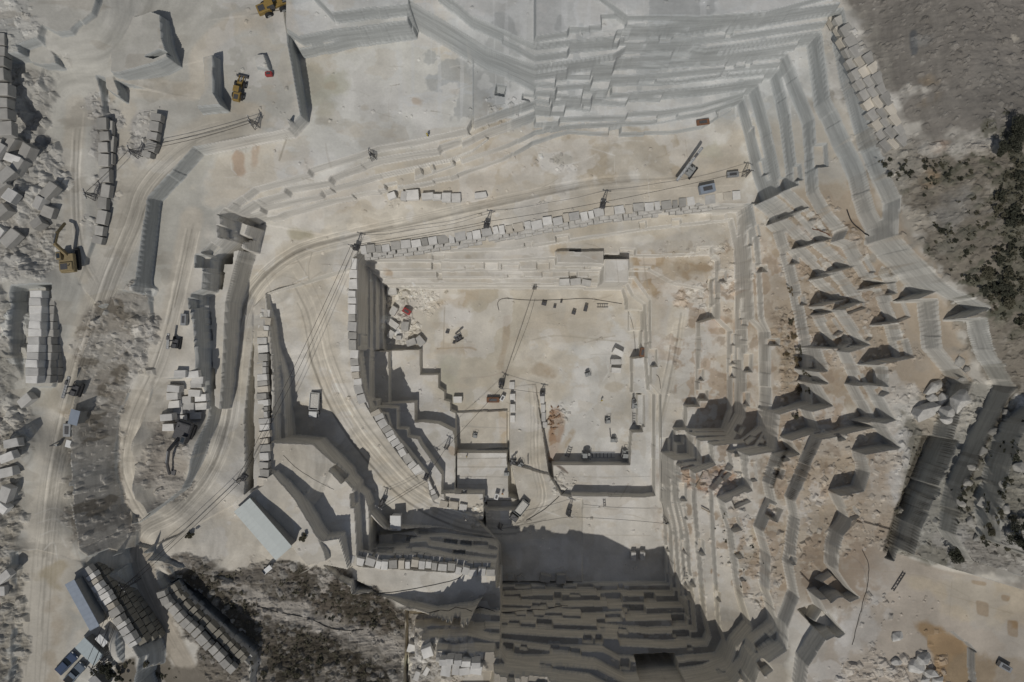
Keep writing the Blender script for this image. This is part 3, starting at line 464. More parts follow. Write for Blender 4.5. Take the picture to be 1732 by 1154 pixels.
for s_, w_ in (('1562,738 1545,790 1515,868 1498,930', 5), ('1606,758 1580,820 1554,872 1538,935', 3.5), ('1672,740 1650,790 1630,832 1614,900', 4), ('1640,648 1620,700 1604,755', 4), ('1720,655 1690,710 1672,745', 6), ('1383,742 1360,790 1336,846', 3), ('1336,748 1318,790 1306,826', 3)): stroke(s_, w_, (.085, .075, .06), .85, .8, .7)  # dark strokes put the shade of the narrow ledges into the colour
r3 = random.Random(31)
for k_ in range(120):
    zx = r3.choice(((660, 1060, 495, 780), (520, 800, 110, 220), (860, 1240, 230, 320), (640, 1200, 400, 480), (780, 1100, 770, 920), (1110, 1200, 540, 720), (420, 590, 420, 560), (340, 560, 230, 330))); x_, y_ = r3.uniform(zx[0], zx[1]), r3.uniform(zx[2], zx[3]); L_ = r3.uniform(8, 60); a_ = r3.gauss(0, .25) + (1.57 if r3.random() < .3 else 0); b_ = r3.gauss(0, .25)
    p_ = [(x_, y_), (x_ + L_ * .5 * math.cos(a_), y_ + L_ * .5 * math.sin(a_)), (x_ + L_ * (.5 * math.cos(a_) + .5 * math.cos(a_ + b_)), y_ + L_ * (.5 * math.sin(a_) + .5 * math.sin(a_ + b_)))]
    stroke(p_, r3.uniform(.5, 1.6), r3.choice(((.38, .34, .28), (.42, .39, .34), (.66, .65, .62), (.30, .27, .22))), r3.uniform(.25, .6), .9, .7)
for k_ in range(46):
    zx = r3.choice(((660, 1060, 495, 780), (520, 800, 110, 220), (860, 1240, 230, 320), (640, 1200, 400, 480), (1110, 1290, 470, 720))); x_, y_ = r3.uniform(zx[0], zx[1]), r3.uniform(zx[2], zx[3]); rr_ = r3.uniform(3, 16); n_ = 7; p_ = ' '.join('%.1f,%.1f' % (x_ + rr_ * r3.uniform(.5, 1.8) * math.cos(6.28 * k2 / n_), y_ + rr_ * r3.uniform(.3, .8) * math.sin(6.28 * k2 / n_)) for k2 in range(n_))
    paint(p_, r3.choice(((.42, .375, .30), (.46, .42, .36), (.65, .64, .61), (.44, .345, .25), (.40, .38, .33))), r3.uniform(.3, .7), 3, .7)
# ------------------------------------------------------------------ broken stone as relief
ROUGH = np.full((NY, NX), .035, np.float32); DENS = np.zeros((NY, NX), np.float32); RMAX = np.full((NY, NX), .5, np.float32)
def rubble(s, dens, rmax, rough=.25, feather=8, noise=.7):
    r = soft(pts(s), feather, noise)
    if r is None: return
    sl, a = r; DENS[sl] = np.maximum(DENS[sl], a * dens); RMAX[sl] = np.where(a > .3, rmax, RMAX[sl]); ROUGH[sl] = np.maximum(ROUGH[sl], a * rough)
for s, d, r_, g in (('118,560 200,500 240,470 250,520 215,640 200,720 205,800 215,870 225,905 180,935 130,930 118,830 115,720 140,640', .6, .6, .22), ('240,720 290,700 340,830 300,850 262,850 240,800', .5, .6, .4), ('20,110 75,110 90,250 110,330 90,450 40,480 -20,480 -20,60', .8, 1.2, .5), ('-300,440 40,480 45,560 20,640 0,700 -300,700', .8, 1.3, .6),
                    ('-300,700 45,690 30,900 40,1160 -300,1160', .8, 1.2, .5), ('140,160 205,160 200,260 165,420 150,410 165,300', .6, .7, .2), ('225,180 275,180 245,290 225,280', .6, .6, .2), ('222,480 252,470 262,560 240,640 215,650', .8, 1.1, .4), ('300,930 390,960 480,950 560,965 690,1020 700,1060 690,1400 420,1400 340,1120 270,990', .4, .7, .45),
                    ('490,950 570,970 570,1010 520,1020', .9, .9, .5), ('690,1080 760,1090 830,1130 760,1160 690,1160', 1, 1.2, .5), ('-100,-100 60,-100 60,90 20,130 -100,110', .5, .5, .3), ('70,90 115,90 115,110 80,150 60,130', .8, .8, .4), ('680,490 745,490 745,528 700,525 690,510', 2.2, .38, .05), ('652,485 680,490 690,520 720,585 652,590', .9, 1.0, .2),
                    ('785,860 820,858 850,872 815,885 770,872', .9, .5, .2), ('925,800 975,800 985,812 940,835 925,822', .7, .6, .25), ('945,690 960,695 960,720 945,715', .7, .5, .2), ('1130,480 1200,485 1200,530 1150,510', .9, .9, .2), ('1200,400 1245,395 1245,540 1215,540', .7, .6, .15), ('1110,420 1200,410 1200,440 1120,440', .3, .5, .1),
                    ('1140,785 1250,780 1260,845 1150,840', .8, .7, .35), ('1305,520 1345,515 1365,600 1375,690 1310,690', .6, .5, .35), ('1395,20 1450,40 1490,180 1530,262 1500,280 1400,120', .35, .6, .1), ('1440,-300 2400,-300 2400,260 1620,265 1530,262 1480,140', .45, .4, .22), ('1540,250 1700,225 1720,260 1600,275 1540,275', 1.2, .9, .3),
                    ('1480,262 2400,250 2400,1000 1660,640 1520,350', .5, .6, .45), ('1560,380 1660,380 1660,420 1590,430', 1, 1, .4), ('1450,400 1530,380 1600,480 1640,560 1560,480', .5, .6, .25), ('1330,395 1450,385 1450,410 1340,410', .8, .7, .3), ('1400,240 1500,260 1520,300 1440,270', .7, .8, .3), ('1560,650 1640,650 1640,720 1560,730', .7, .8, .3), ('1290,690 1530,690 1520,900 1300,1000', .3, .6, .15),
                    ('1220,850 1310,870 1320,1040 1260,1010', .5, .6, .2), ('1600,820 2400,700 2400,1000 1640,960', .7, .8, .5), ('1450,1090 1480,1085 1500,1110 1450,1130', .8, .7, .2), ('1430,1110 1600,1100 1600,1160 1420,1160', .7, .9, .3), ('640,325 830,315 850,335 680,352', .25, .4, .06), ('820,150 900,160 960,200 870,215 830,190', .6, .45, .1), ('850,250 1000,270 990,290 860,280', .25, .4, .08),
                    ('590,430 600,430 600,690 590,640', .8, .5, .1), ('446,500 462,520 485,640 490,735 475,740 455,640', .25, .5, .12), ('140,975 160,985 240,1110 225,1120 150,1010', .5, .5, .1), ('230,940 270,950 290,985 260,990', .7, .5, .1), ('330,910 350,920 340,945 300,960 290,940', .7, .5, .2), ('1200,850 1130,860 1140,1000 1230,1040', .12, .4, .03), ('1310,340 1420,340 1560,600 1480,640 1380,600', .7, .55, .16), ('1440,1000 1600,1000 1640,1060 1560,1075 1450,1070', .12, .5, .05), ('1420,880 1520,800 1500,930 1430,930', .4, .5, .1), ('1500,640 1800,640 1800,960 1600,960 1500,930', .35, .7, .25)):
    rubble(s, d, r_, g)
flat = SL < 1.5
DENS = np.maximum(DENS, .03 * flat * (PXg > 380) * (PXg < 1500) * (N1 > -.1)); RMAX = np.where(DENS < .04, .28, RMAX)
D3 = N3 * .35 + N1 * .25 + fbm(2.6, 717, 4, 2.2, .5) * .55
H0 = H.copy()
H += np.where(SL > 2.5, 0, 1) * np.where(flat, ROUGH * (D3 * 1.6 + .3 * np.abs(N2)), ROUGH.clip(0, .12) * D3)
H += np.where(ROUGH > .2, (ROUGH - .1) * (.35 * np.abs(fbm(3.2, 808, 4)) + .55 * np.abs(vnoise(1.1, 818)) * np.abs(vnoise(.6, 828))), 0)
# one stamped rock: a leaning, facetted lump a few cells wide
def stamp(j, i, r, tint):
    n = int(r / DX) + 1; j0, j1, i0, i1 = j - n, j + n + 1, i - n, i + n + 1
    if j0 < 0 or i0 < 0 or j1 > NY or i1 > NX: return
    u = GX[j0:j1, i0:i1] - gx[i]; v = GY[j0:j1, i0:i1] - gy[j]; a = random.uniform(0, 6.28); e = random.uniform(.55, 1)
    uu = (u * math.cos(a) + v * math.sin(a)) / r; vv = (v * math.cos(a) - u * math.sin(a)) / (r * e)
    b = random.uniform(.3, 1.0); t1 = random.uniform(-.5, .5); t2 = random.uniform(-.5, .5)
    z = np.minimum(np.minimum(1.6 * (1 - np.abs(uu)), 1.6 * (1 - np.abs(vv))), np.minimum(1.5 * (1.25 - np.abs(uu * .7 + vv * .8)), .75 + t1 * uu + t2 * vv)) * r * b
    m = z > .02; h = H[j0:j1, i0:i1]; h0 = H0[j, i]; h[m] = np.maximum(h[m], np.minimum(h[m] + z[m], max(h0, h.min()) + z[m] + .3))
    COLR[j0:j1, i0:i1][m] = COLR[j0:j1, i0:i1][m] * .45 + np.array(tint, np.float32) * .55
cell = np.flatnonzero((DENS * (rng.random((NY, NX)) < .06)).ravel() > .02); rng.shuffle(cell)
vis = (PXg.ravel()[cell] > -120) & (PXg.ravel()[cell] < 1850) & (PYg.ravel()[cell] > -120) & (PYg.ravel()[cell] < 1280); cell = cell[vis]
keep = rng.random(len(cell)) < DENS.ravel()[cell] * .55; cell = cell[keep][:60000]
for c in cell:
    j, i = divmod(int(c), NX); rm = RMAX.ravel()[c]; r = .2 + rm * random.random() ** 2.4
    g = random.uniform(.85, 1.45); t = COLR[j, i] * g; w_ = random.random() ** 2 * (.6 if not (1480 < PXg[j, i] and PYg[j, i] < 950) else .08)
    stamp(j, i, r, tuple(t[k] * (1 - w_) + (.5, .49, .46)[k] * w_ for k in range(3)))
COLR = np.clip(COLR, .02, .75)
print('rocks', len(cell))
# ------------------------------------------------------------------ ground meshes
ZONE = np.zeros((NY, NX), np.int8)
for k, ss in ((4, ('-900,-300 100,-300 60,110 110,330 90,450 95,500 60,700 45,800 40,1300 -900,1300', '118,560 200,500 240,470 250,520 215,640 200,720 205,800 215,870 225,905 180,935 130,930 118,830 115,720 140,640', '300,930 390,960 480,950 560,965 690,1020 700,1060 690,1500 420,1500 340,1120 270,990')),
              (3, ('1440,-900 2900,-900 2900,1000 1700,800 1660,640 1600,490 1520,350 1530,262 1480,140 1450,40',)), (2, ('652,488 1060,488 1066,600 1066,786 930,786 925,700 862,700 860,840 772,832 772,700 742,633 711,633 711,591 652,591',))):
    for s in ss: ZONE[pip(pts(s))] = k
for s, w in (('1250,285 1100,300 1000,310 850,338 700,372 600,400 520,425 430,480 402,560 395,640 386,720 360,790 300,860 240,900 232,950 275,1060 330,1250', 17), ('520,430 530,540 550,620 590,710 640,780 700,835 780,872 870,890 960,870', 24), ('250,880 215,800 225,710 265,620 290,540 310,450 325,370', 18), ('60,1400 70,1000 80,900 90,800 115,680 150,560 180,470 220,370 260,300 330,235 400,210', 24)):
    ii, d = linedist(smooth_path(pts(s))); ZONE.ravel()[ii[d < w]] = 1
def build_ground():
    nt = bpy.data.materials.new('quarry_ground'); nt.use_nodes = True; n = nt.node_tree.nodes; l = nt.node_tree.links; b = n['Principled BSDF']; b.inputs['Roughness'].default_value = .92; b.inputs['Specular IOR Level'].default_value = .12
    at = n.new('ShaderNodeAttribute'); at.attribute_name = 'stone'; tc = n.new('ShaderNodeTexCoord')
    n1 = n.new('ShaderNodeTexNoise'); n1.inputs['Scale'].default_value = 2.2; n1.inputs['Detail'].default_value = 8; n1.inputs['Roughness'].default_value = .7
    mp = n.new('ShaderNodeMapping'); mp.inputs['Scale'].default_value = (.14, .14, 1.5); n2 = n.new('ShaderNodeTexNoise'); n2.inputs['Scale'].default_value = 1.0; n2.inputs['Detail'].default_value = 6
    l.new(tc.outputs['Object'], n1.inputs['Vector']); l.new(tc.outputs['Object'], mp.inputs['Vector']); l.new(mp.outputs['Vector'], n2.inputs['Vector'])
    r1 = n.new('ShaderNodeMapRange'); r1.inputs['From Min'].default_value = .3; r1.inputs['From Max'].default_value = .7; r1.inputs['To Min'].default_value = .93; r1.inputs['To Max'].default_value = 1.06; l.new(n1.outputs['Fac'], r1.inputs['Value'])
    r2 = n.new('ShaderNodeMapRange'); r2.inputs['From Min'].default_value = .3; r2.inputs['From Max'].default_value = .7; r2.inputs['To Min'].default_value = .82; r2.inputs['To Max'].default_value = 1.12; l.new(n2.outputs['Fac'], r2.inputs['Value'])
    m = n.new('ShaderNodeMath'); m.operation = 'MULTIPLY'; l.new(r1.outputs[0], m.inputs[0]); l.new(r2.outputs[0], m.inputs[1])
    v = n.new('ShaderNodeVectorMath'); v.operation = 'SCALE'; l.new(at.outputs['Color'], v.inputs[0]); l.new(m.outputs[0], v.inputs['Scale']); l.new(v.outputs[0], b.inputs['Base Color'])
    bp = n.new('ShaderNodeBump'); bp.inputs['Strength'].default_value = .35; bp.inputs['Distance'].default_value = .12; l.new(n1.outputs['Fac'], bp.inputs['Height']); l.new(bp.outputs[0], b.inputs['Normal'])
    idx = np.arange(NY * NX, dtype=np.int32).reshape(NY, NX); q = np.stack([idx[:-1, :-1], idx[:-1, 1:], idx[1:, 1:], idx[1:, :-1]], -1).reshape(-1, 4); zq = ZONE[:-1, :-1].ravel(); SLQ = np.maximum.reduce([np.abs(H[1:, 1:] - H[:-1, :-1]), np.abs(H[1:, :-1] - H[:-1, 1:]), np.abs(H[:-1, 1:] - H[:-1, :-1]), np.abs(H[1:, :-1] - H[:-1, :-1])]).ravel() / DX
    co = np.stack([GX, GY, H], -1).reshape(-1, 3).astype(np.float32); cl = np.concatenate([COLR, np.ones((NY, NX, 1), np.float32)], -1).reshape(-1, 4).astype(np.float32)
    for k, name in enumerate(('quarry_terrain', 'haul_road', 'pit_floor', 'hillside', 'rubble_slope')):
        f = q[zq == k]
        if len(f) == 0: continue
        u, inv = np.unique(f, return_inverse=True); me = bpy.data.meshes.new(name)
        me.vertices.add(len(u)); me.vertices.foreach_set('co', co[u].ravel()); me.loops.add(f.size); me.loops.foreach_set('vertex_index', inv.astype(np.int32).ravel())
        me.polygons.add(len(f)); me.polygons.foreach_set('loop_start', np.arange(0, f.size, 4, dtype=np.int32)); me.update()
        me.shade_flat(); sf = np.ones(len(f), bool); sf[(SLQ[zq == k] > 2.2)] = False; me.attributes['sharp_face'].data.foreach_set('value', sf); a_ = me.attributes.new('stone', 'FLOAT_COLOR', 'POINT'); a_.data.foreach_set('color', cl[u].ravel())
        me.materials.append(nt); o = bpy.data.objects.new(name, me); COL.objects.link(o); o['kind'] = 'structure'
build_ground()
# ------------------------------------------------------------------ helpers for the things
def ground(x, y):
    u = (x - X0) / DX; v = (y - Y0) / DX; i = min(max(int(u), 0), NX - 2); j = min(max(int(v), 0), NY - 2); a, b = u - i, v - j
    return float((H[j, i] * (1 - a) + H[j, i + 1] * a) * (1 - b) + (H[j + 1, i] * (1 - a) + H[j + 1, i + 1] * a) * b)
def hit(px, py):
    z = 80.0
    while z > -3:
        x, y = P(px, py, z)
        if ground(x, y) >= z: return x, y, ground(x, y)
        z -= .25
    x, y = P(px, py, 0); return x, y, 0.0
MATS = {}
def mat(name, c, rough=.7, metal=0.0, var=.12, scale=3.0, bump=0.0, vary=0.0):
    if name in MATS: return MATS[name]
    m = bpy.data.materials.new(name); m.use_nodes = True; n = m.node_tree.nodes; l = m.node_tree.links; b = n['Principled BSDF']
    b.inputs['Roughness'].default_value = rough; b.inputs['Metallic'].default_value = metal; b.inputs['Specular IOR Level'].default_value = .25
    tc = n.new('ShaderNodeTexCoord'); tn = n.new('ShaderNodeTexNoise'); tn.inputs['Scale'].default_value = scale; tn.inputs['Detail'].default_value = 7; tn.inputs['Roughness'].default_value = .65
    oi = n.new('ShaderNodeObjectInfo'); ad = n.new('ShaderNodeVectorMath'); ad.operation = 'ADD'; l.new(tc.outputs['Object'], ad.inputs[0]); sc = n.new('ShaderNodeMath'); sc.operation = 'MULTIPLY'; sc.inputs[1].default_value = 40; l.new(oi.outputs['Random'], sc.inputs[0]); l.new(sc.outputs[0], ad.inputs[1]); l.new(ad.outputs[0], tn.inputs['Vector'])
    mr = n.new('ShaderNodeMapRange'); mr.inputs['From Min'].default_value = .3; mr.inputs['From Max'].default_value = .7; mr.inputs['To Min'].default_value = 1 - var; mr.inputs['To Max'].default_value = 1 + var; l.new(tn.outputs['Fac'], mr.inputs['Value'])
    v1 = n.new('ShaderNodeMapRange'); v1.inputs['To Min'].default_value = 1 - vary; v1.inputs['To Max'].default_value = 1 + vary * .4; l.new(oi.outputs['Random'], v1.inputs['Value'])
    mm = n.new('ShaderNodeMath'); mm.operation = 'MULTIPLY'; l.new(mr.outputs[0], mm.inputs[0]); l.new(v1.outputs[0], mm.inputs[1])
    vs = n.new('ShaderNodeVectorMath'); vs.operation = 'SCALE'; vs.inputs[0].default_value = c; l.new(mm.outputs[0], vs.inputs['Scale']); l.new(vs.outputs[0], b.inputs['Base Color'])
    if bump: bp = n.new('ShaderNodeBump'); bp.inputs['Strength'].default_value = bump; bp.inputs['Distance'].default_value = .08; l.new(tn.outputs['Fac'], bp.inputs['Height']); l.new(bp.outputs[0], b.inputs['Normal'])
    MATS[name] = m; return m
white = mat('sawn_white_marble', (.64, .63, .605), .8, 0, .16, 1.1, .5, .32); greym = mat('weathered_grey_marble', (.40, .39, .365), .85, 0, .16, 1.2, .5, .25); cream = mat('cream_marble', (.56, .52, .45), .85, 0, .14, 1.4, .5, .2); mossy = mat('dark_weathered_marble', (.25, .235, .2), .9, 0, .18, 1.5, .5, .2)
steel = mat('dark_steel', (.10, .10, .105), .55, .4, .2, 5); galv = mat('galvanised_steel', (.33, .34, .35), .5, .5, .15, 4); yellow = mat('yellow_paint', (.27, .185, .06), .5, 0, .14, 2.5); dustyel = mat('dusty_yellow_paint', (.25, .20, .115), .7, 0, .2, 2); black = mat('black_rubber', (.03, .03, .032), .8, 0, .25, 4); glass = mat('dark_glass', (.04, .05, .06), .15, 0, .1, 2)
wpaint = mat('white_paint', (.68, .69, .69), .5, 0, .07, 1.5); roofw = mat('pale_sheet_roof', (.53, .57, .56), .55, 0, .05, .8); roofb = mat('blue_grey_sheet_roof', (.27, .31, .37), .5, .15, .08, .9); wallm = mat('dirty_sheet_wall', (.26, .26, .25), .7, .1, .15, 1.5); navy = mat('dark_blue_car_paint', (.055, .08, .14), .3, .2, .06, 2); silver = mat('grey_blue_car_paint', (.13, .16, .20), .3, .3, .06, 2)
redp = mat('red_paint', (.33, .05, .05), .55, 0, .15, 3); rustm = mat('rusty_iron', (.20, .11, .07), .85, .2, .25, 4); greyp = mat('grey_machine_paint', (.30, .31, .31), .6, .1, .15, 3); cabm = mat('black_cable', (.035, .033, .032), .8, 0, .1, 2); woodm = mat('grey_timber', (.26, .22, .17), .9, 0, .25, 3)
class MB:
    def __init__(s): s.v = []; s.f = []
    def box(s, c, d, rz=0, rx=0, ry=0, taper=1.0, shift=(0, 0)):
        M = Matrix.Rotation(rz, 3, 'Z') @ Matrix.Rotation(ry, 3, 'Y') @ Matrix.Rotation(rx, 3, 'X'); k = len(s.v)
        for z in (-1, 1):
            for x, y in ((-1, -1), (1, -1), (1, 1), (-1, 1)):
                t = taper if z > 0 else 1; o = shift if z > 0 else (0, 0)
                s.v.append(tuple(M @ Vector((x * d[0] / 2 * t + o[0], y * d[1] / 2 * t + o[1], z * d[2] / 2)) + Vector(c)))
        s.f += [tuple(k + i for i in q) for q in ((3, 2, 1, 0), (4, 5, 6, 7), (0, 1, 5, 4), (1, 2, 6, 5), (2, 3, 7, 6), (3, 0, 4, 7))]; return s
    def tube(s, a, b, r, n=6, r2=None):
        a = Vector(a); b = Vector(b); d = (b - a); L = d.length
        if L < 1e-6: return s
        q = d.to_track_quat('Z', 'Y').to_matrix(); k = len(s.v); r2 = r if r2 is None else r2
        for p, rr in ((a, r), (b, r2)):
            for i in range(n): s.v.append(tuple(p + q @ Vector((rr * math.cos(6.28319 * i / n), rr * math.sin(6.28319 * i / n), 0))))
        for i in range(n): s.f.append((k + i, k + (i + 1) % n, k + n + (i + 1) % n, k + n + i))
        s.f += [tuple(k + i for i in range(n - 1, -1, -1)), tuple(k + n + i for i in range(n))]; return s
    def path(s, p, r, n=5):
        for a, b in zip(p[:-1], p[1:]): s.tube(a, b, r, n)
        return s
    def prism(s, prof, y0, y1):
        """a side profile (x,z) given thickness from y0 to y1"""
        k = len(s.v); n = len(prof)
        for y in (y0, y1): s.v += [(x, y, z) for x, z in prof]
        s.f += [tuple(k + i for i in range(n)), tuple(k + n + i for i in range(n - 1, -1, -1))] + [(k + (i + 1) % n, k + i, k + n + i, k + n + (i + 1) % n) for i in range(n)]; return s
    def build(s, name, m, parent=None, bevel=0.0, smooth=False):
        me = bpy.data.meshes.new(name); me.from_pydata(s.v, [], s.f); me.materials.append(m)
        bm = bmesh.new(); bm.from_mesh(me); bmesh.ops.recalc_face_normals(bm, faces=bm.faces)
        if bevel: bmesh.ops.bevel(bm, geom=list(bm.edges), offset=bevel, segments=1, affect='EDGES')
        bm.to_mesh(me); bm.free()
        if not smooth: me.shade_flat()
        o = bpy.data.objects.new(name, me); COL.objects.link(o)
        if parent: o.parent = parent
        return o
def tag(o, label, cat, group=None):
    o['label'] = label; o['category'] = cat
    if group: o['group'] = group
    return o
def thing(name, px, py, head, label, cat, group=None, dz=0.0, at=None):
    """an Empty on the ground under photo point px,py; head = heading of its +X in degrees, counter-clockwise from east"""
    o = bpy.data.objects.new(name, None); COL.objects.link(o); p = at or hit(px, py); o.location = (p[0], p[1], p[2] + dz); o.rotation_euler = (0, 0, R(head)); return tag(o, label, cat, group)
def dup(o, loc, rz, label=None, scale=None):
    def cp(a, par):
        c = a.copy(); COL.objects.link(c); c.parent = par
        for ch in kids[a.name]: cp(ch, c)
        return c
    kids = {}
    def walk(a):
        kids[a.name] = [x for x in a.children]
        for x in kids[a.name]: walk(x)
    walk(o); r = cp(o, None); r.location = loc; r.rotation_euler = (0, 0, rz)
    if label: r['label'] = label
    if scale: r.scale = scale
    return r
# ------------------------------------------------------------------ marble blocks
ORD = 'first second third fourth fifth sixth seventh eighth ninth tenth eleventh twelfth thirteenth fourteenth fifteenth sixteenth seventeenth eighteenth nineteenth twentieth'.split()
TENS = {2: 'twenty', 3: 'thirty', 4: 'forty', 5: 'fifty'}
def ordinal(k): return ORD[k] if k < 20 else TENS[(k + 1) // 10] + ('-' + ORD[(k + 1) % 10 - 1] if (k + 1) % 10 else '')
def ordw(k): return {'twenty': 'twentieth', 'thirty': 'thirtieth', 'forty': 'fortieth', 'fifty': 'fiftieth'}.get(ordinal(k), ordinal(k))
TPL = {}
def tpl(m, k):
    if (m.name, k) not in TPL:
        b = MB(); b.box((0, 0, 0), (1, 1, 1)); r = random.Random(k * 7 + 3)
        b.v = [(x * (1 + r.uniform(-.10, .05)), y * (1 + r.uniform(-.10, .05)), z * (1 + r.uniform(-.08, .02))) for x, y, z in b.v]
        me = bpy.data.meshes.new('marble_block'); me.from_pydata(b.v, [], b.f); bm = bmesh.new(); bm.from_mesh(me); bmesh.ops.bevel(bm, geom=list(bm.edges), offset=.03, segments=1, affect='EDGES'); bm.to_mesh(me); bm.free(); me.shade_flat(); me.materials.append(m); TPL[(m.name, k)] = me
    return TPL[(m.name, k)]
NBLOCK = 0
def block(x, y, z, size, rz, m, label, group, tilt=.03, name='marble_block', cat='stone block'):
    """z = underside"""
    global NBLOCK; NBLOCK += 1
    o = bpy.data.objects.new(name, tpl(m, random.randint(0, 6))); COL.objects.link(o); o.location = (x, y, z + size[2] / 2); o.scale = size; o.rotation_euler = (random.uniform(-tilt, tilt), random.uniform(-tilt, tilt), rz); return tag(o, label, cat, group)
LOWER = MB()
def along(path, n):
    w = [Vector(p) for p in path]; L = [0]
    for a, b in zip(w[:-1], w[1:]): L.append(L[-1] + (b - a).length)
    q_ = random.Random(int(w[0].x * 100)); wt = [q_.uniform(.65, 1.4) for _ in range(n)]; tot = sum(wt); acc = 0
    for k in range(n):
        t = (acc + wt[k] / 2) / tot * L[-1]; acc += wt[k]; i = max(j for j in range(len(w) - 1) if L[j] <= t); u = (t - L[i]) / (L[i + 1] - L[i]); p = w[i].lerp(w[i + 1], u); d = w[i + 1] - w[i]
        yield k, p, math.atan2(d.y, d.x), L[-1] * wt[k] / tot
def course(s, n, phrase, group, m=white, depth=1.9, h=1.7, lift=.35, out=0.0, low=0, lowm=None, setback=.45, skip=0.0):
    """a row of blocks whose tops show along s (photo px and height); out = metres to the right of the path"""
    path = [(*P(a, b, c), c) for a, b, c in pts(s)]
    for k, p, a, L in along(path, n):
        rx, ry = math.sin(a), -math.cos(a); jit = random.uniform(-.25, .25); o = out + jit; hh = h * random.uniform(.9, 1.12); top = p.z + lift + random.uniform(-.1, .15)
        if random.random() >= skip: block(p.x + rx * o, p.y + ry * o, top - hh, (L * random.uniform(.86, .97), depth * random.uniform(.88, 1.1), hh), a + random.uniform(-.06, .06), random.choice((m, m, m, m, cream, greym)) if m is white else m, '%s %s' % (ordw(k), phrase), group)
        for q in range(low):
            if random.random() < .06: continue
            o2 = out + setback * (q + 1) + random.uniform(-.15, .15); sh = L * (.5 if q % 2 == 0 else 0)
            LOWER.box((p.x + rx * o2 + math.cos(a) * sh, p.y + ry * o2 + math.sin(a) * sh, top - hh - 1.65 * q - .85), (L * random.uniform(.86, .97), depth * random.uniform(.9, 1.1), 1.6), a + random.uniform(-.02, .02))
course('610,420,27.8 700,409,28.2 825,390,28.8 880,380,29 930,371,29.2 1018,355,29.6 1100,345,30 1180,336,30.2 1252,327,30.3', 43, 'block from the west in the wall beneath the north haul road', 'blocks lining the north haul road', out=.5, low=2, setback=.5)
course('592,436,26.7 592,520,24.7 594,600,21.7 600,650,20 612,684,18.6', 17, 'white block from the north end of the wall above the pit west face', 'blocks on the west rim of the pit', out=-.6, low=4, setback=.42)
path_ = '446,522,28.6 439,560,29.6 437,640,30.8 440,720,31.8 441,780,33.4 437,822,34.2'
course(path_, 25, 'block from the north on the ridge wall between the roads', 'blocks along the ridge between the two haul roads', out=-.9, depth=2.3, low=3, setback=.55)
course('631,696,17.4 648,724,16 690,783,13.3 706,803,12.3', 12, 'white block from the top of the diagonal row beside the descending road', 'blocks beside the descending road', out=-.5, low=2, depth=2.2, setback=.5)
course('714,806,12 722,822,11.4 733,846,10.6', 4, 'white block from the top of the short row at the road bend', 'blocks at the road bend', out=-.5, low=1)
course('744,850,10.2 790,858,9.4', 3, 'white block from the west of the three at the foot of the bend', 'blocks at the foot of the road bend', out=.2)
course('838,972,23.2 800,972,23.3 765,964,23.5 700,957,24 640,958,24.4 600,950,25 556,942,25.6', 21, 'white block from the east end of the wall edging the south terrace', 'blocks edging the south terrace', out=.5, low=1, setback=.8, lift=.5)
course('142,962,49 158,985,49 182,1022,49 206,1062,49 224,1094,49', 14, 'block from the top of the high stacked wall behind the long shed', 'top row of the high stacked wall in the corner', out=-.7, low=0, depth=2, lift=.8)
for q_, (dx_, z_) in enumerate(((12, 47), (25, 44.6), (37, 42.4))):
    path = [(*P(a + dx_, b - dx_ * .3, z_), z_) for a, b in pts('142,962 158,985 182,1022 206,1062 226,1096')]
    for k, p, a, L in along(path, 14):
        rx, ry = math.sin(a), -math.cos(a)
        block(p.x - rx * .7, p.y - ry * .7, p.z - 1.9, (L * .93, 1.9, 2.2), a, mossy, '%s block from the top, %s course of the high corner wall' % (ordw(k), ('second', 'third', 'lowest')[q_]), 'lower courses of the high corner wall')
course('268,1000,41.8 278,1024,41.6 343,1089,40.8 392,1139,40', 14, 'pale block from the top of the low wall leaning over the dark trench', 'blocks above the dark trench', m=greym, out=-1.0, low=0, lift=1.0)
course('281,994,40.8 294,1014,40.6 358,1074,39.8 410,1122,39', 14, 'dark block from the top in the row against the trench', 'second row against the dark trench', m=mossy, out=-1.0, low=2, lift=.3)
course('178,200,52.5 181,250,52.3 184,310,52.2 178,360,52 168,414,51.9', 10, 'grey block from the top of the long row between the upper tracks', 'blocks between the upper tracks', m=greym, depth=1.9, lift=1.2, h=1.6)
course('190,205,52 190,280,52', 3, 'slim grey slab from the top beside the long row between the tracks', 'slabs between the upper tracks', m=greym, depth=.9, lift=.8, h=1.2)
course('268,194,52 262,235,52 252,268,52', 5, 'grey block from the top of the short row east of the upper track', 'blocks east of the upper track', m=greym, depth=2, lift=1.2)
course('4,60,60.5 6,130,60 12,190,59.5 18,236,59', 8, 'long grey block from the top of the column on the left edge', 'column of blocks on the left edge', m=greym, depth=2.6, lift=1.5, h=2.2)
for r_ in range(12):      # the tall stack on the west side of the far-left road
    y = 497 + r_ * 13.2
    for c_, (x, dz, m) in enumerate(((56 - r_ * .6, 4.0, white), (76 - r_ * .8, 2.4, greym), (88 - r_ * 1.0, .9, greym))):
        g = P(x, y, 53 + dz); block(g[0] + random.uniform(-.1, .1), g[1], 51.6 + dz - 2.6 + random.uniform(-.1, .3), (2.4, 1.5, 3.3 - c_ * .5), random.uniform(-.05, .05), m, '%s block from the top, %s column of the tall roadside stack' % (ordw(r_), ('left white', 'middle grey', 'right grey')[c_]), 'tall stack of blocks beside the far-left road')
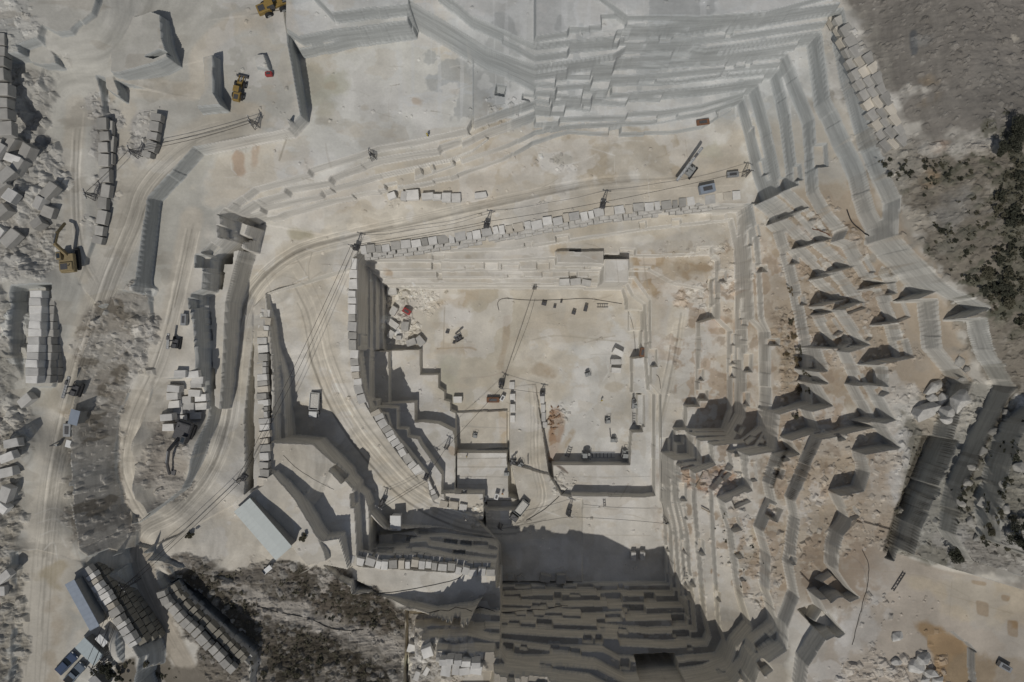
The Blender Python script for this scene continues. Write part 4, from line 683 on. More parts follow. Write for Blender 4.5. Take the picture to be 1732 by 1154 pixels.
def scatter(lst, phrase, group, m=white, size=(2.4, 1.6, 1.5), dz=0, rnd=.3, tilt=.08):
    for k, t in enumerate(lst):
        x, y, z = hit(t[0], t[1]); a = R(t[2]) if len(t) > 2 else random.uniform(0, 3.1); s_ = t[3] if len(t) > 3 else tuple(v * random.uniform(1 - rnd, 1 + rnd) for v in size)
        block(x, y, z - .15 + dz + (t[4] if len(t) > 4 else 0), s_, a, m, phrase % ordw(k), group, tilt)
pile = [(310, 632), (331, 633), (347, 641), (338, 649), (303, 656), (335, 664), (298, 669), (345, 672), (320, 675), (301, 683), (329, 685), (346, 686), (305, 694), (323, 692), (291, 704), (307, 707), (335, 702), (290, 722)]
for k, (a, b) in enumerate(pile): x, y, z = hit(a, b); block(x, y, z - .1 + (1.5 if k in (4, 6, 9, 12, 13) else 0) * 0, (2.5, 1.5, random.choice((1.5, 1.8, 2.9))), random.uniform(-.12, .12), white, '%s white block from the top of the jumbled pile behind the excavator' % ordw(k), 'pile of blocks behind the excavator')
scatter([(1044, 596, -28, (2.9, 1.5, 2.2)), (1040, 612, 0, (2.7, 1.5, 2.0)), (1041, 626, -5, (2.6, 1.4, 1.8))], '%s slab-like white block from the top on the east pit floor', 'white slabs on the pit floor', tilt=.02)
scatter([(954, 478, 2, (2.7, 1.7, 1.7)), (973, 477, 6, (2.7, 1.7, 1.7)), (991, 479, -12, (2.5, 1.6, 1.3))], '%s block from the left of the three on the north bench', 'blocks on the north bench', tilt=.02)
scatter([(775, 675, 0, (2.4, 1.7, 1.7))], '%s lone white cube block on the west pit floor', None, tilt=.01)
scatter([(1070, 939, 88, (2.2, 1.3, 1.9)), (1085, 938, 88, (2.2, 1.3, 1.9))], '%s upright white block near the south shadow, counted from the left', 'upright blocks near the south shadow', tilt=.02)
scatter([(948, 976, 0, (2.6, 2.2, 2)), (922, 975, -12, (2.6, 1.8, 1.9)), (880, 976, 30, (1.8, 1.4, 1.3)), (864, 974, 10, (1.6, 1.3, 1.2))], '%s shadowed block from the right at the foot of the south benches', 'blocks at the foot of the south benches', m=greym)
scatter([(30, 748, 12, (2.8, 1.6, 2)), (22, 771, 22, (2.8, 1.6, 2)), (22, 796, 12, (2.9, 1.8, 2)), (53, 676, 40, (2.9, 1.7, 2))], '%s white block from the top of the loose ones beside the far-left road', 'loose blocks beside the far-left road')
scatter([(20, 832, 70, (3, 2, 2)), (10, 853, -40, (3.2, 1.6, 2)), (15, 972, 40, (3, 1.5, 1.6)), (6, 995, 0, (2.5, 2, 1.8))], '%s broken pale block from the top on the lower left edge', 'broken blocks on the lower left edge')
scatter([(664, 493, 5, (2.6, 2, 1.8)), (667, 526, 60, (2.4, 1.8, 1.8)), (666, 549, -35, (3, 1.7, 1.5)), (686, 552, 85, (2.4, 2, 1.5)), (662, 566, 60, (2, 1.6, 2)), (697, 579, 20, (2.6, 1.7, 1.6)), (711, 577, -50, (2.8, 2, 1.5)), (675, 571, 0, (1.4, 1.2, 1.3))], '%s tumbled white block from the top below the west wall', 'tumbled blocks below the west wall', tilt=.2)
scatter([(701, 1092, -15, (2.9, 2, 2)), (724, 1097, 20, (2.4, 2.2, 2.2)), (756, 1125, 80, (2.8, 2.2, 2.4)), (772, 1124, 85, (2.4, 1.6, 2.4)), (787, 1129, 10, (2.5, 1.6, 2)), (806, 1126, -8, (2.6, 1.8, 2.2)), (752, 1111, 0, (1.6, 1.3, 3.3)), (763, 1109, 0, (1.6, 1.3, 3.3)), (776, 1110, 0, (1.6, 1.3, 3.2)), (790, 1114, 0, (2, 1.3, 3)), (806, 1115, 0, (2, 1.3, 3)), (706, 1140, 70, (2.2, 1.2, 1)), (722, 1133, 60, (2, 1, 1))], '%s block of the group under the brown face on the bottom edge', 'blocks under the brown face on the bottom edge')
scatter([(664, 333, 20, (1.8, 1.5, 1.7)), (685, 334, 80, (2, 1.4, 1.9)), (699, 332, 5, (3, 2.2, 1.9)), (725, 334, 5), (740, 335, 0), (756, 336, 0), (772, 336, 0), (813, 332, 8, (2.8, 1.3, 1.2))], '%s white block from the west in the row above the north haul road', 'row of blocks above the north haul road')
for k in range(15):       # jumble under the column on the left edge
    a, b = ((8, 262), (28, 246), (52, 262), (30, 272), (20, 300), (6, 318), (26, 335), (12, 360), (90, 325), (75, 345), (88, 360), (72, 380), (4, 395), (24, 405), (40, 285))[k]; x, y, z = hit(a, b)
    block(x, y, z - .3, (random.uniform(2.2, 3.6), random.uniform(1.6, 2.2), random.uniform(1.6, 2.4)), R(random.choice((35, 50, 60, -20))), greym if k % 3 else white, '%s tilted block from the top of the jumble on the upper left slope' % ordw(k), 'jumbled blocks on the upper left slope', .2)
k = 0
for t in range(13):       # the stone apron on the north-east slope
    for w_ in range(3 if t > 3 else 2):
        a = 1408 + t * 8.6 + w_ * 15 - (t * .3) ** 2; b = 42 + t * 17 - w_ * 5; x, y, z = hit(a, b)
        block(x, y, z - 1.25, (2.3, 1.9, 1.5), R(-62 + t), cream if random.random() < .4 else greym, '%s pale slab down the slope in the stone apron below the gravel tip' % ordw(k), 'stone apron below the gravel tip', .12); k += 1
lo = LOWER.build('wall_block_courses', mat('lower_course_marble', (.50, .49, .465), .85, 0, .2, .9, .4), None, .05); lo['kind'] = 'stuff'; lo['label'] = 'lower courses of pale blocks under the wall tops'; lo['category'] = 'stone blocks'
# big broken boulders
def boulder_mesh(r, seed):
    q = random.Random(seed); bm = bmesh.new()
    for k in range(22): v = Vector((q.gauss(0, 1), q.gauss(0, 1), q.gauss(0, 1))).normalized() * q.uniform(.8, 1.1); bm.verts.new((v.x * r[0], v.y * r[1], v.z * r[2]))
    h_ = bmesh.ops.convex_hull(bm, input=bm.verts); bmesh.ops.delete(bm, geom=[g for g in h_['geom_interior'] if isinstance(g, bmesh.types.BMVert)], context='VERTS')
    bmesh.ops.bevel(bm, geom=list(bm.edges), offset=.06, segments=1, affect='EDGES'); me = bpy.data.meshes.new('boulder'); bm.to_mesh(me); bm.free(); me.shade_flat(); return me
def boulder(px, py, r, m, label, group, rz=0, dz=.2):
    me = boulder_mesh(r, int(px * 7 + py)); me.materials.append(m); o = bpy.data.objects.new('boulder', me); COL.objects.link(o); x, y, z = hit(px, py); o.location = (x, y, z + r[2] * dz); o.rotation_euler = (0, 0, R(rz)); tag(o, label, 'boulder', group)
bw = mat('broken_white_rock', (.52, .51, .485), .9, 0, .2, 1.2, .8, .15)
for k, (a, b, r, rz) in enumerate(((1576, 655, (2.4, 1.1, 1.5), 35), (1576, 672, (1.5, 1.1, 1.2), 0), (1592, 676, (1.6, 1.4, 1.5), 20), (1612, 678, (2.8, 1.9, 2.2), 50), (1562, 695, (3.2, 1.7, 1.8), 30), (1588, 692, (1.3, 1.5, 1.6), 60), (1604, 697, (2.0, 1.6, 1.7), 0), (1590, 708, (1.9, .9, 1), 0))):
    boulder(a, b, r, bw, '%s broken white boulder from the top of the heap above the dark slabs' % ordw(k), 'boulder heap above the dark slabs', rz)
for k, (a, b, r, rz) in enumerate(((1545, 1125, (2.0, 1.4, 1.5), 0), (1560, 1112, (1.7, 1.3, 1.4), 40), (1572, 1138, (1.9, 1.2, 1.3), -30), (1515, 1118, (1.3, .9, .9), 10), (1584, 1150, (1.5, 1.3, 1.2), 0), (1560, 1150, (1.6, 1.1, 1.1), 30), (1516, 1076, (1.7, 1.0, 1), 20))):
    boulder(a, b, r, bw, '%s white boulder beside the brown hollow near the bottom right corner' % ordw(k), 'boulders beside the brown hollow', rz)
scatter([(866, 652, 90, (2.0, 1.4, .9)), (867, 672, 90, (2.0, 1.4, .9)), (867, 690, 90, (2.2, 1.3, .9)), (867, 708, 90, (1.8, 1.3, .9))], '%s pale low slab from the north on the strip west of the pit track', 'low slabs west of the pit track', tilt=.01)
scatter([(917, 676, 88, (2.0, 1.2, 1.2)), (918, 690, 88, (2.2, 1.2, 1.2)), (919, 705, 88, (2.4, 1.2, 1.2)), (921, 718, 88, (1.6, 1.2, 1.2))], '%s pale block from the north of the low wall east of the pit track', 'low wall east of the pit track', tilt=.01)
for k, (a, b) in enumerate(((1655, 760), (1640, 790), (1632, 815), (1680, 730), (1700, 700), (1620, 850), (1660, 850), (1690, 820), (1720, 790), (1640, 880), (1668, 872), (1700, 860), (1650, 910), (1625, 640), (1633, 625), (1622, 612))): boulder(a, b, (random.uniform(.7, 1.5), random.uniform(.5, 1.1), random.uniform(.4, .9)), mat('dull_grey_rock', (.33, .32, .295), .95, 0, .25, 1.2, .8, .3), '%s grey rock lying behind the dark slabs' % ordw(k), 'rocks behind the dark slabs', random.uniform(0, 360))
mound = [(936 + random.gauss(0, 4.5), 712 + random.gauss(0, 13)) for _ in range(26)]
for k, (a, b) in enumerate(mound): boulder(a, b, tuple(random.uniform(.2, .6) for _ in range(3)), mat('rust_stained_rock', (.36, .24, .16), .95, 0, .2, 2, .6, .2), 'small rust stained rock in the heap beside the pit track', 'rust stained rocks beside the pit track', random.uniform(0, 360))
print('blocks', NBLOCK)
# ------------------------------------------------------------------ machines
def wheel(parent, x, y, r, w, m=black):
    o = MB().tube((0, -w / 2, 0), (0, w / 2, 0), r, 14).build('wheel', m, parent, .04); o.location = (x, y, r); MB().tube((0, -w / 2 - .02, 0), (0, w / 2 + .02, 0), r * .5, 10).build('rim', greyp, o); return o
def excavator(px, py, head, label, body, armm, boom, long=1.0):
    t = thing('excavator', px, py, head, label, 'excavator')
    for s in (-1, 1):
        k = MB().prism([(-2.1, .25), (-1.8, 0), (1.8, 0), (2.1, .25), (2.2, .5), (1.9, .85), (-1.9, .85), (-2.2, .5)], s * 1.05, s * 1.65).build('track', black, t, .04)
    MB().box((0, 0, .7), (2.0, 2.0, .5)).tube((0, 0, .9), (0, 0, 1.15), .8, 12).build('undercarriage', steel, t)
    b = MB().box((-.7, 0, 1.65), (3.2, 2.8, 1.0)).box((-1.5, 0, 2.25), (1.7, 2.7, .5), taper=.9).build('house', body, t, .08)
    MB().box((-2.35, 0, 1.6), (.5, 2.8, 1.1), taper=.95).build('counterweight', body, t, .12); MB().tube((-1.4, -.7, 2.5), (-1.4, -.7, 3.0), .09).build('exhaust', steel, t); MB().box((-1.5, .3, 2.52), (1.1, 1.3, .06)).build('grille', steel, b)
    c = MB().box((.55, .9, 2.15), (1.6, 1.0, 1.6), taper=.88).build('cab', body, t, .06); MB().box((.6, .9, 2.3), (1.66, .9, .9), taper=.92).box((.55, .9, 2.97), (.9, .6, .05)).build('window', glass, c)
    e1 = (boom[0], -.2, boom[1]); e2 = (boom[2], -.2, boom[3])
    mid = ((.6 + e1[0]) / 2 - .2, -.2, max(1.8, e1[2]) + 1.1)
    MB().box(((.6 + mid[0]) / 2, -.2, (1.8 + mid[2]) / 2), (math.dist((.6, 1.8), (mid[0], mid[2])) + .2, .5, .6), ry=-math.atan2(mid[2] - 1.8, mid[0] - .6)).box(((mid[0] + e1[0]) / 2, -.2, (mid[2] + e1[2]) / 2), (math.dist((mid[0], mid[2]), (e1[0], e1[2])) + .2, .46, .5), ry=-math.atan2(e1[2] - mid[2], e1[0] - mid[0])).build('boom', armm, t, .03)
    MB().box(((e1[0] + e2[0]) / 2, -.2, (e1[2] + e2[2]) / 2), (math.dist((e1[0], e1[2]), (e2[0], e2[2])) + .6, .4, .45), ry=-math.atan2(e2[2] - e1[2], e2[0] - e1[0])).build('stick', armm, t, .03)
    MB().tube((.9, -.2, 1.9), (mid[0], -.2, mid[2] - .4), .1).tube((mid[0], -.2, mid[2] + .4), (e1[0] - .2, -.2, e1[2] + .5), .1).build('hydraulic_ram', galv, t)
    MB().prism([(e2[0] - .5, e2[1] + .2), (e2[0] + .5, e2[1] + .1), (e2[0] + .5, e2[1] - .5), (e2[0] - .1, e2[1] - 1.0), (e2[0] - .8, e2[1] - .8)], -.85, .45).build('bucket', steel, t, .04)
    return t
excavator(124, 440, 96, 'dusty yellow tracked excavator with raised arm on the far-left road', dustyel, dustyel, (4.6, 4.2, 6.6, 1.8))
excavator(316, 733, 251, 'dark grey tracked excavator reaching down the slope below the block pile', steel, steel, (5.2, 3.4, 7.6, .9)).scale = (1.15, 1.15, 1.15)
def loader(px, py, head, label, s=1.0, body=yellow):
    t = thing('wheel_loader', px, py, head, label, 'wheel loader'); t.scale = (s, s, s)
    for x in (-1.5, 1.5):
        for y in (-1.15, 1.15): wheel(t, x, y, .78, .6)
    b = MB().box((-1.9, 0, 1.55), (2.6, 1.9, 1.1), taper=.92).box((1.0, 0, 1.25), (1.9, 1.2, .7)).build('body', body, t, .08); MB().box((-2.2, 0, 2.13), (1.2, 1.1, .06)).build('grille', steel, b)
    MB().box((-.35, 0, .95), (1.0, .9, .6)).build('articulation_joint', steel, t)
    c = MB().box((-.4, 0, 2.2), (1.4, 1.5, 1.6), taper=.9).build('cab', steel, t, .06); MB().box((-.4, 0, 2.3), (1.46, 1.4, .8), taper=.95).build('window', glass, c); MB().box((-.4, 0, 3.05), (1.5, 1.5, .08)).build('roof', body, c, .02)
    for y in (-.55, .55): MB().box((2.5, y, 1.3), (2.6, .22, .4), ry=.25).build('lift_arm', body, t, .03)
    MB().tube((1.4, 0, 1.5), (3.3, 0, 1.2), .12).build('hydraulic_ram', galv, t)
    MB().prism([(3.4, .15), (4.5, .1), (4.5, .2), (3.75, .35), (3.6, .9), (3.85, 1.25), (3.7, 1.3), (3.35, .9)], -1.45, 1.45).build('bucket', steel, t)
    return t
loader(408, 155, 78, 'yellow wheel loader with black cab parked between the grey upper cuts', .76)
loader(466, 15, 22, 'large yellow wheel loader with big tyres at the top edge of the quarry', 1.0)
def truck(px, py, head, label, bed, cabp, L=6.5, tip=0.0, dz=0):
    t = thing('truck', px, py, head, label, 'truck', dz=dz)
    for x in (-L * .36, -L * .18, L * .33):
        for y in (-.95, .95): wheel(t, x, y, .5, .4)
    MB().box((0, 0, .8), (L, .9, .3)).build('chassis', steel, t)
    c = MB().box((L * .39, 0, 1.6), (1.5, 2.1, 1.6), taper=.92).build('cab', cabp, t, .08); MB().box((L * .39 + .3, 0, 1.9), (1.0, 2.14, .7), taper=.95).build('windscreen', glass, c)
    b = MB().box((-L * .13, 0, 1.2), (L * .66, 2.2, .2)).box((-L * .13, 1.05, 1.7), (L * .66, .1, 1)).box((-L * .13, -1.05, 1.7), (L * .66, .1, 1)).box((L * .2, 0, 1.75), (.1, 2.2, 1.1)).box((-L * .46, 0, 1.6), (.1, 2.2, .8)).build('dump_bed', bed, t, .02)
    MB().box((-L * .13, 0, 1.55), (L * .62, 1.96, .5), taper=.9).build('load', mat('marble_chippings', (.55, .54, .51), .95, 0, .25, 4, .8), b); return t
truck(535, 683, -94, 'small white tipper truck driving down the road beside the sunken bench', wpaint, wpaint, 6.0)
truck(879, 860, 232, 'dump truck with pale load at the foot of the pit ramp', greyp, steel, 6.0)
def car(px, py, head, label, paintm, pick):
    t = thing('parked_car', px, py, head, label, 'car', 'cars parked beside the shed')
    for x in (-1.45, 1.4):
        for y in (-.8, .8): wheel(t, x, y, .36, .24)
    MB().prism([(-2.4, .4), (-2.4, .95), (-.6 if pick else -2.1, 1.0), (1.0, 1.0), (2.2, .85), (2.45, .6), (2.4, .35)], -.92, .92).build('body', paintm, t, .06)
    x0, x1 = (-.75, 1.0) if pick else (-2.0, 1.0)
    c = MB().prism([(x0, .98), (x0 + .35, 1.55), (x1 - .75, 1.58), (x1, .98)], -.78, .78).build('cabin', glass, t, .04); MB().box(((x0 + x1) / 2 - .15, 0, 1.6), ((x1 - x0) - 1.0, 1.36, .05)).build('roof', paintm, c, .02)
    if pick: MB().box((-1.55, 0, .99), (1.5, 1.5, .05)).build('load_bed', black, t)
    for y in (-.65, .65): MB().box((2.36, y, .7), (.12, .35, .16)).build('headlight', wpaint, t)
    for y in (-.65, .65): MB().box((-2.41, y, .8), (.06, .3, .16)).build('tail_light', redp, t)
car(117, 1119, 46, 'dark blue estate car parked outermost beside the pale hut', navy, False); car(131, 1136, 48, 'grey blue pickup parked nearest the pale hut', silver, True)
# wheeled drill with the long mast, saws, compressors
def drill(px, py, head, label, mast=6.5, s=1.0, m=greyp, rake=.25):
    t = thing('drilling_rig', px, py, head, label, 'drilling rig'); t.scale = (s, s, s)
    for y in (-.8, .8): MB().prism([(-1.4, .2), (-1.2, 0), (1.2, 0), (1.4, .2), (1.3, .6), (-1.3, .6)], y - .2, y + .2).build('track', black, t, .03)
    MB().box((-.2, 0, 1.0), (2.0, 1.3, .8)).box((-.7, 0, 1.55), (1.0, 1.1, .5)).build('body', m, t, .06); MB().tube((-.9, .4, 1.5), (-.9, .4, 2.2), .08).build('exhaust', steel, t)
    z0 = 2.6; a = rake; dx, dz = math.cos(a) * mast / 2, math.sin(a) * mast / 2
    q = MB(); 
    for yy in (.75, 1.15):
        for zz in (-.2, .2): q.tube((-dx + .2, yy, z0 - dz + zz), (dx + .2, yy, z0 + dz + zz), .07)
    for k in range(9): u = k / 8 * 2 - 1; q.tube((u * dx + .2, .75, z0 + u * dz + .2), (u * dx + .2, 1.15, z0 + u * dz + .2), .05).box((u * dx + .2, .95, z0 + u * dz), (.08, .4, .4))
    q.box((.2, .95, z0 + .05), (mast * .98, .3, .16), ry=-a).build('mast', galv, t); MB().box((dx * .55, .95, z0 + dz * .55 + .35), (.8, .4, .45), ry=-a).build('drill_head', steel, t)
    MB().tube((.6, 0, 1.2), (.3, .95, z0), .14).tube((-.5, .2, 1.3), (-1.2, .95, z0 - .3), .1).build('boom', steel, t)
drill(1166, 290, 53, 'tall grey crawler drill with long raised mast on the north haul road', 7.5, 1.15)
drill(301, 580, 80, 'small dark drill rig standing on the terrace above the double wall', 3.6, .9, steel)
drill(134, 658, 70, 'compact dark crawler machine with long boom on the far-left road', 4.4, 1.0, steel, .1)
drill(776, 572, 30, 'small drill with bent boom on the west pit floor', 3.0, .8, steel, .5)
drill(868, 782, 10, 'small drill with upright frame on the striped west platform', 2.6, .7, steel, .9)
drill(1074, 683, 88, 'grey saw carriage parked on the narrow slot by the white ledge', 2.6, .95, greyp, .1)
def wire_saw(px, py, head, label, rails=0, s=1.0, ladder=False):
    t = thing('wire_saw', px, py, head, label, 'wire saw', 'wire saws in the pit'); t.scale = (s, s, s)
    MB().box((0, 0, .35), (1.9, 1.5, .3)).box((-.3, 0, .9), (1.0, 1.1, .8)).box((.6, .3, .7), (.5, .6, .6)).build('motor_housing', greyp, t, .04); MB().tube((0, .85, 1.0), (0, 1.0, 1.0), .75, 18).build('drive_wheel', steel, t); MB().tube((.8, -.7, .5), (.8, -.7, 1.9), .06).tube((.8, .5, .5), (.8, .5, 1.7), .06).tube((.8, -.7, 1.8), (.8, .5, 1.7), .05).build('guide_frame', steel, t)
    for y in (-.55, .55):
        if rails: MB().box((rails / 2, y, .1), (rails, .14, .16)).build('rail', galv, t)
    if rails:
        q = MB()
        for k in range(int(rails / .8)): q.box((.6 + k * .8, 0, .06), (.12, 1.2, .1))
        q.build('sleepers', steel, t)
wire_saw(991, 770, 0, 'wire saw on long rails beside the shaded cut of the deep floor', 6.2, 1.25); wire_saw(1057, 768, 80, 'wire saw in the corner of the deep floor', 0, 1.3); wire_saw(1028, 711, 95, 'wire saw standing alone in the middle of the deep floor', 0, .9); wire_saw(1037, 744, 0, 'wire saw with short rails on the lower deep floor', 1.6, .8); wire_saw(804, 736, 80, 'wire saw on the west striped platform', 0, .75); wire_saw(857, 801, 0, 'purple-grey wire saw near the west edge of the ramp', 0, .75); wire_saw(880, 786, 40, 'wire saw closest to the track edge of the ramp', 0, .8); wire_saw(994, 633, 20, 'wire saw with thin lead on the open pit floor', 0, .8); wire_saw(786, 832, 80, 'wire saw against the dark face in the south-west pit corner', 0, .8)
def box_unit(px, py, head, label, d, m, legs=True, name='compressor', cat='compressor', group='equipment boxes on the pit floor'):
    t = thing(name, px, py, head, label, cat, group); MB().box((0, 0, d[2] / 2 + .2), d).build('housing', m, t, .05); MB().box((0, 0, d[2] + .24), (d[0] * .6, d[1] * .5, .08)).build('lid', steel, t)
    for y in (-1, 1): MB().box((0, y * d[1] * .35, .12), (d[0] * .95, .1, .24)).build('skid', steel, t)
for k, (a, b, h, d, l) in enumerate(((920, 514, -15, (1.3, .9, .9), 'round-cornered dark box, westmost of the row below the north wall'), (938, 519, -10, (.7, .7, .8), 'small dark box second from west below the north wall'), (949, 511, 0, (.5, .5, .9), 'smallest dark box close under the north wall'), (970, 529, -20, (1.0, 1.0, 1.0), 'dark square box farthest out from the north wall'), (990, 522, 75, (1.6, .9, 1.1), 'dark oblong box with green wet patch below the north wall'), (757, 562, -10, (.9, .7, .8), 'small dark box on the west pit floor beside the little drill'), (768, 580, 0, (.7, .5, .6), 'low dark box next to the little drill on the west floor'), (848, 648, 0, (1.5, 1.0, 1.2), 'dark box with white stones under the pit pole'), (866, 664, 0, (.8, .5, .7), 'dark box on the strip west of the pit track'), (866, 679, 0, (.9, .5, .7), 'dark box mid-way on the strip west of the pit track'))): box_unit(a, b, h, l, d, steel)
box_unit(689, 527, -32, 'red trailer compressor among the tumbled white blocks', (2.2, 1.3, 1.2), redp, group=None)
box_unit(457, 128, 5, 'small red compressor beside the grey cut on the upper level', (1.3, .8, .9), redp, group=None)
box_unit(1085, 596, 80, 'rust covered box tucked under the eastern pit step', (2.4, 1.3, 1.2), rustm, group=None)
box_unit(917, 666, 90, 'dark crate at the north tip of the pale wall beside the track', (1.2, 1.3, 1.2), steel, group=None)
box_unit(1237, 297, 5, 'grey tank trailer at the east end of the north road', (2.6, 1.2, 1.0), galv, group=None)
box_unit(1193, 322, 12, 'grey flat-topped tank behind the north wall', (3.4, 1.8, 1.7), roofb, group=None)
box_unit(315, 541, 88, 'grey rack of grids standing on the terrace', (2.4, 1.1, 1.1), galv, group=None)
box_unit(122, 726, 88, 'dark gridded pallet rack south of the roadside shelter', (2.6, 1.5, 1.4), galv, group=None)
box_unit(834, 676, 0, 'rusty open skip with tools on the west pit floor', (3.4, 1.4, 1.0), rustm, group=None)
box_unit(850, 673, 60, 'white tilted tank beside the rusty skip', (1.6, 1.0, 1.2), wpaint, group=None)
box_unit(840, 838, 75, 'white cabinet hanging at the edge of the dark slot', (1.5, 1.1, 1.6), wpaint, group=None); box_unit(820, 842, 85, 'white box at the west end of the dark slot', (1.4, .9, 1.2), wpaint, group=None)
box_unit(1188, 208, 8, 'rusty open frame on the bench above the north road', (2.8, 1.2, .5), rustm, group=None)
box_unit(1695, 1125, -30, 'small grey trailer on brown ground near the right edge', (2.6, 1.1, .9), galv, group=None)
def ladder(px, py, head, label, L, w=1.0):
    t = thing('ladder', px, py, head, label, 'ladder', dz=.15); n = int(L / .6)
    for y in (-w / 2, w / 2): MB().box((0, y, 0), (L, .12, .14)).build('rail', steel, t)
    q = MB()
    for k in range(n): q.box((-L / 2 + (k + .5) * L / n, 0, 0), (.1, w, .1))
    q.build('rungs', steel, t)
ladder(962, 764, 70, 'dark ladder lying on the dusty west corner of the deep floor', 3.0); ladder(1073, 708, 90, 'ladder-like rails in the slot beside the white ledge', 3.4); ladder(1019, 517, 0, 'pair of dark rails lying under the north pit wall', 3, .9); ladder(1022, 850, 95, 'twin bars lying on the bench south of the deep floor', 2.0, .5); ladder(1519, 983, 57, 'twin bars lying on the tan south-east plateau', 4.2, .5); ladder(1162, 974, 80, 'small frame on the narrow eastern steps', 2.0, 1.4)
# ------------------------------------------------------------------ buildings
def shed(name, corners, h, drop, label, roofm, cat='shed', gable=False, over=.25, wm=None):
    """corners: four photo points of the roof, first edge is one short end"""
    q = [hit(a, b) for a, b in corners]; gz = sum(p[2] for p in q) / 4; w = [P(a, b, gz + h) for a, b in corners]
    cx = sum(p[0] for p in w) / 4; cy = sum(p[1] for p in w) / 4; a1 = math.atan2(w[2][1] - w[1][1], w[2][0] - w[1][0]); L = math.dist(w[1], w[2]); Wd = math.dist(w[0], w[1]); gz = min(ground(cx + u * L * .4 * math.cos(a1), cy + u * L * .4 * math.sin(a1)) for u in (-1, 0, 1))
    t = bpy.data.objects.new(name, None); COL.objects.link(t); t.location = (cx, cy, gz); t.rotation_euler = (0, 0, a1); tag(t, label, cat); l2, w2 = L / 2 - over, Wd / 2 - over
    for s in (-1, 1): MB().box((0, s * (w2 - .06), h / 2 - .1), (2 * l2, .12, h - .2)).build('wall', wm or wallm, t); MB().box((s * (l2 - .06), 0, h / 2 - .1), (.12, 2 * w2 - .26, h - .2)).build('wall', wm or wallm, t)
    r = MB()
    if gable: r.prism([(-Wd / 2, h - .05), (0, h + drop), (Wd / 2, h - .05), (Wd / 2, h - .2), (0, h + drop - .16), (-Wd / 2, h - .2)], -L / 2, L / 2); r.v = [(y, x, z) for x, y, z in r.v]
    else: r.box((0, 0, h), (L, Wd, .12), rx=math.atan2(drop, Wd))
    ro = r.build('roof', roofm, t); n = int(L / 1.0); g = MB()
    for k in range(n + 1):
        x = -L / 2 + .04 + k * (L - .08) / n
        if gable:
            for s in (-1, 1): g.box((x, s * Wd / 4, h + drop / 2 + .0), (.05, math.hypot(Wd / 2, drop), .05), rx=-s * math.atan2(drop, Wd / 2))
        else: g.box((x, 0, h + .08), (.05, Wd, .05), rx=math.atan2(drop, Wd))
    if n > 3: g.build('roof_seams', roofm, ro)
    d_ = MB().box((-l2 * .3, -w2 - .01, 1.05), (1.0, .08, 2.1)).build('door', steel, t); MB().box((-l2 * .3 + .35, -w2 - .07, 1.05), (.06, .06, .2)).build('handle', galv, d_)
    for x in (.2, .6): MB().box((l2 * x, -w2 - .01, h * .6), (1.1, .06, .7)).build('window', glass, t)
    return t
shed('warehouse', ((420, 848), (390, 868), (462, 951), (492, 925)), 4.6, .03, 'long warehouse with pale flat roof beside the road junction', roofw, 'warehouse', True)
shed('long_shed', ((125, 981), (107, 991), (150, 1070), (163, 1060)), 3.2, .35, 'long blue-grey roofed shed under the high stacked wall', roofb)
shed('roofed_hut', ((141, 1078), (124, 1097), (156, 1128), (174, 1112)), 2.8, .25, 'pale blue roofed hut with two cars parked alongside', mat('pale_blue_roof', (.36, .41, .43), .55, .1, .06, 1))
shed('site_cabin', ((168, 1073), (159, 1082), (173, 1096), (182, 1088)), 2.5, .08, 'small white site cabin between the long shed and the block wall', wpaint, 'cabin', wm=wpaint)
shed('tool_hut', ((161, 1140), (149, 1150), (170, 1172), (184, 1160)), 2.4, .2, 'small grey hut at the bottom edge behind the dark tree', mat('grey_felt_roof', (.30, .30, .30), .8, 0, .1, 1.5), 'hut')
shed('roadside_shelter', ((116, 691), (132, 697), (126, 722), (112, 717)), 2.8, .2, 'grey-roofed shelter beside the far-left road', roofb, 'shelter'); shed('white_booth', ((104, 748), (116, 746), (113, 758), (104, 760)), 2.2, .1, 'small white booth beside the barrier of the far-left road', wpaint, 'booth', wm=wpaint)
shed('electric_kiosk', ((660, 872), (678, 872), (678, 897), (660, 897)), 4.0, .1, 'white-roofed electric kiosk beside the dark steps south of the pit road', wpaint, 'kiosk', wm=wpaint)
t = thing('road_barrier', 101, 752, 187, 'thin dark barrier pole reaching over the far-left road', 'barrier'); MB().box((3.3, 0, 1.0), (7.2, .14, .14)).build('pole', steel, t); MB().box((0, 0, .55), (.4, .4, 1.1)).build('post', greyp, t)
shed('sign_trailer', ((441, 966), (456, 957), (461, 963), (446, 973)), 1.6, .1, 'little white A-frame trailer behind the warehouse corner', wpaint, 'trailer', wm=wpaint)
# ------------------------------------------------------------------ power poles and cables
POLE = {}
def pole(key, px, py, head, label, h=6.0, plat=True):
    t = thing('power_pole', px, py, head, label, 'power pole', 'lattice power poles'); x, y, z = t.location; q = MB(); c = [(-.35, -.35), (.35, -.35), (.35, .35), (-.35, .35)]
    for a, b in c: q.tube((a * 1.5, b * 1.5, -.2), (a * .5, b * .5, h), .06, 5)
    n = 7
    for k in range(n):
        for i in range(4):
            u0, u1 = k / n, (k + 1) / n; s0, s1 = 1.5 - u0, 1.5 - u1; a, b = c[i], c[(i + 1) % 4]; q.tube((a[0] * s0, a[1] * s0, u0 * h), (b[0] * s1, b[1] * s1, u1 * h), .035, 4)
    q.build('lattice_mast', steel, t); MB().box((0, 0, h - .2), (.14, 2.0, .14)).build('crossarm', steel, t)
    for yy in (-.85, 0, .85): MB().tube((0, yy, h - .15), (0, yy, h + .2), .07, 6).build('insulator', wpaint, t)
    if plat: MB().box((.2, 0, 1.2), (1.5, 1.2, .9)).build('transformer_box', steel, t, .05)
    POLE[key] = (x, y, z + h)
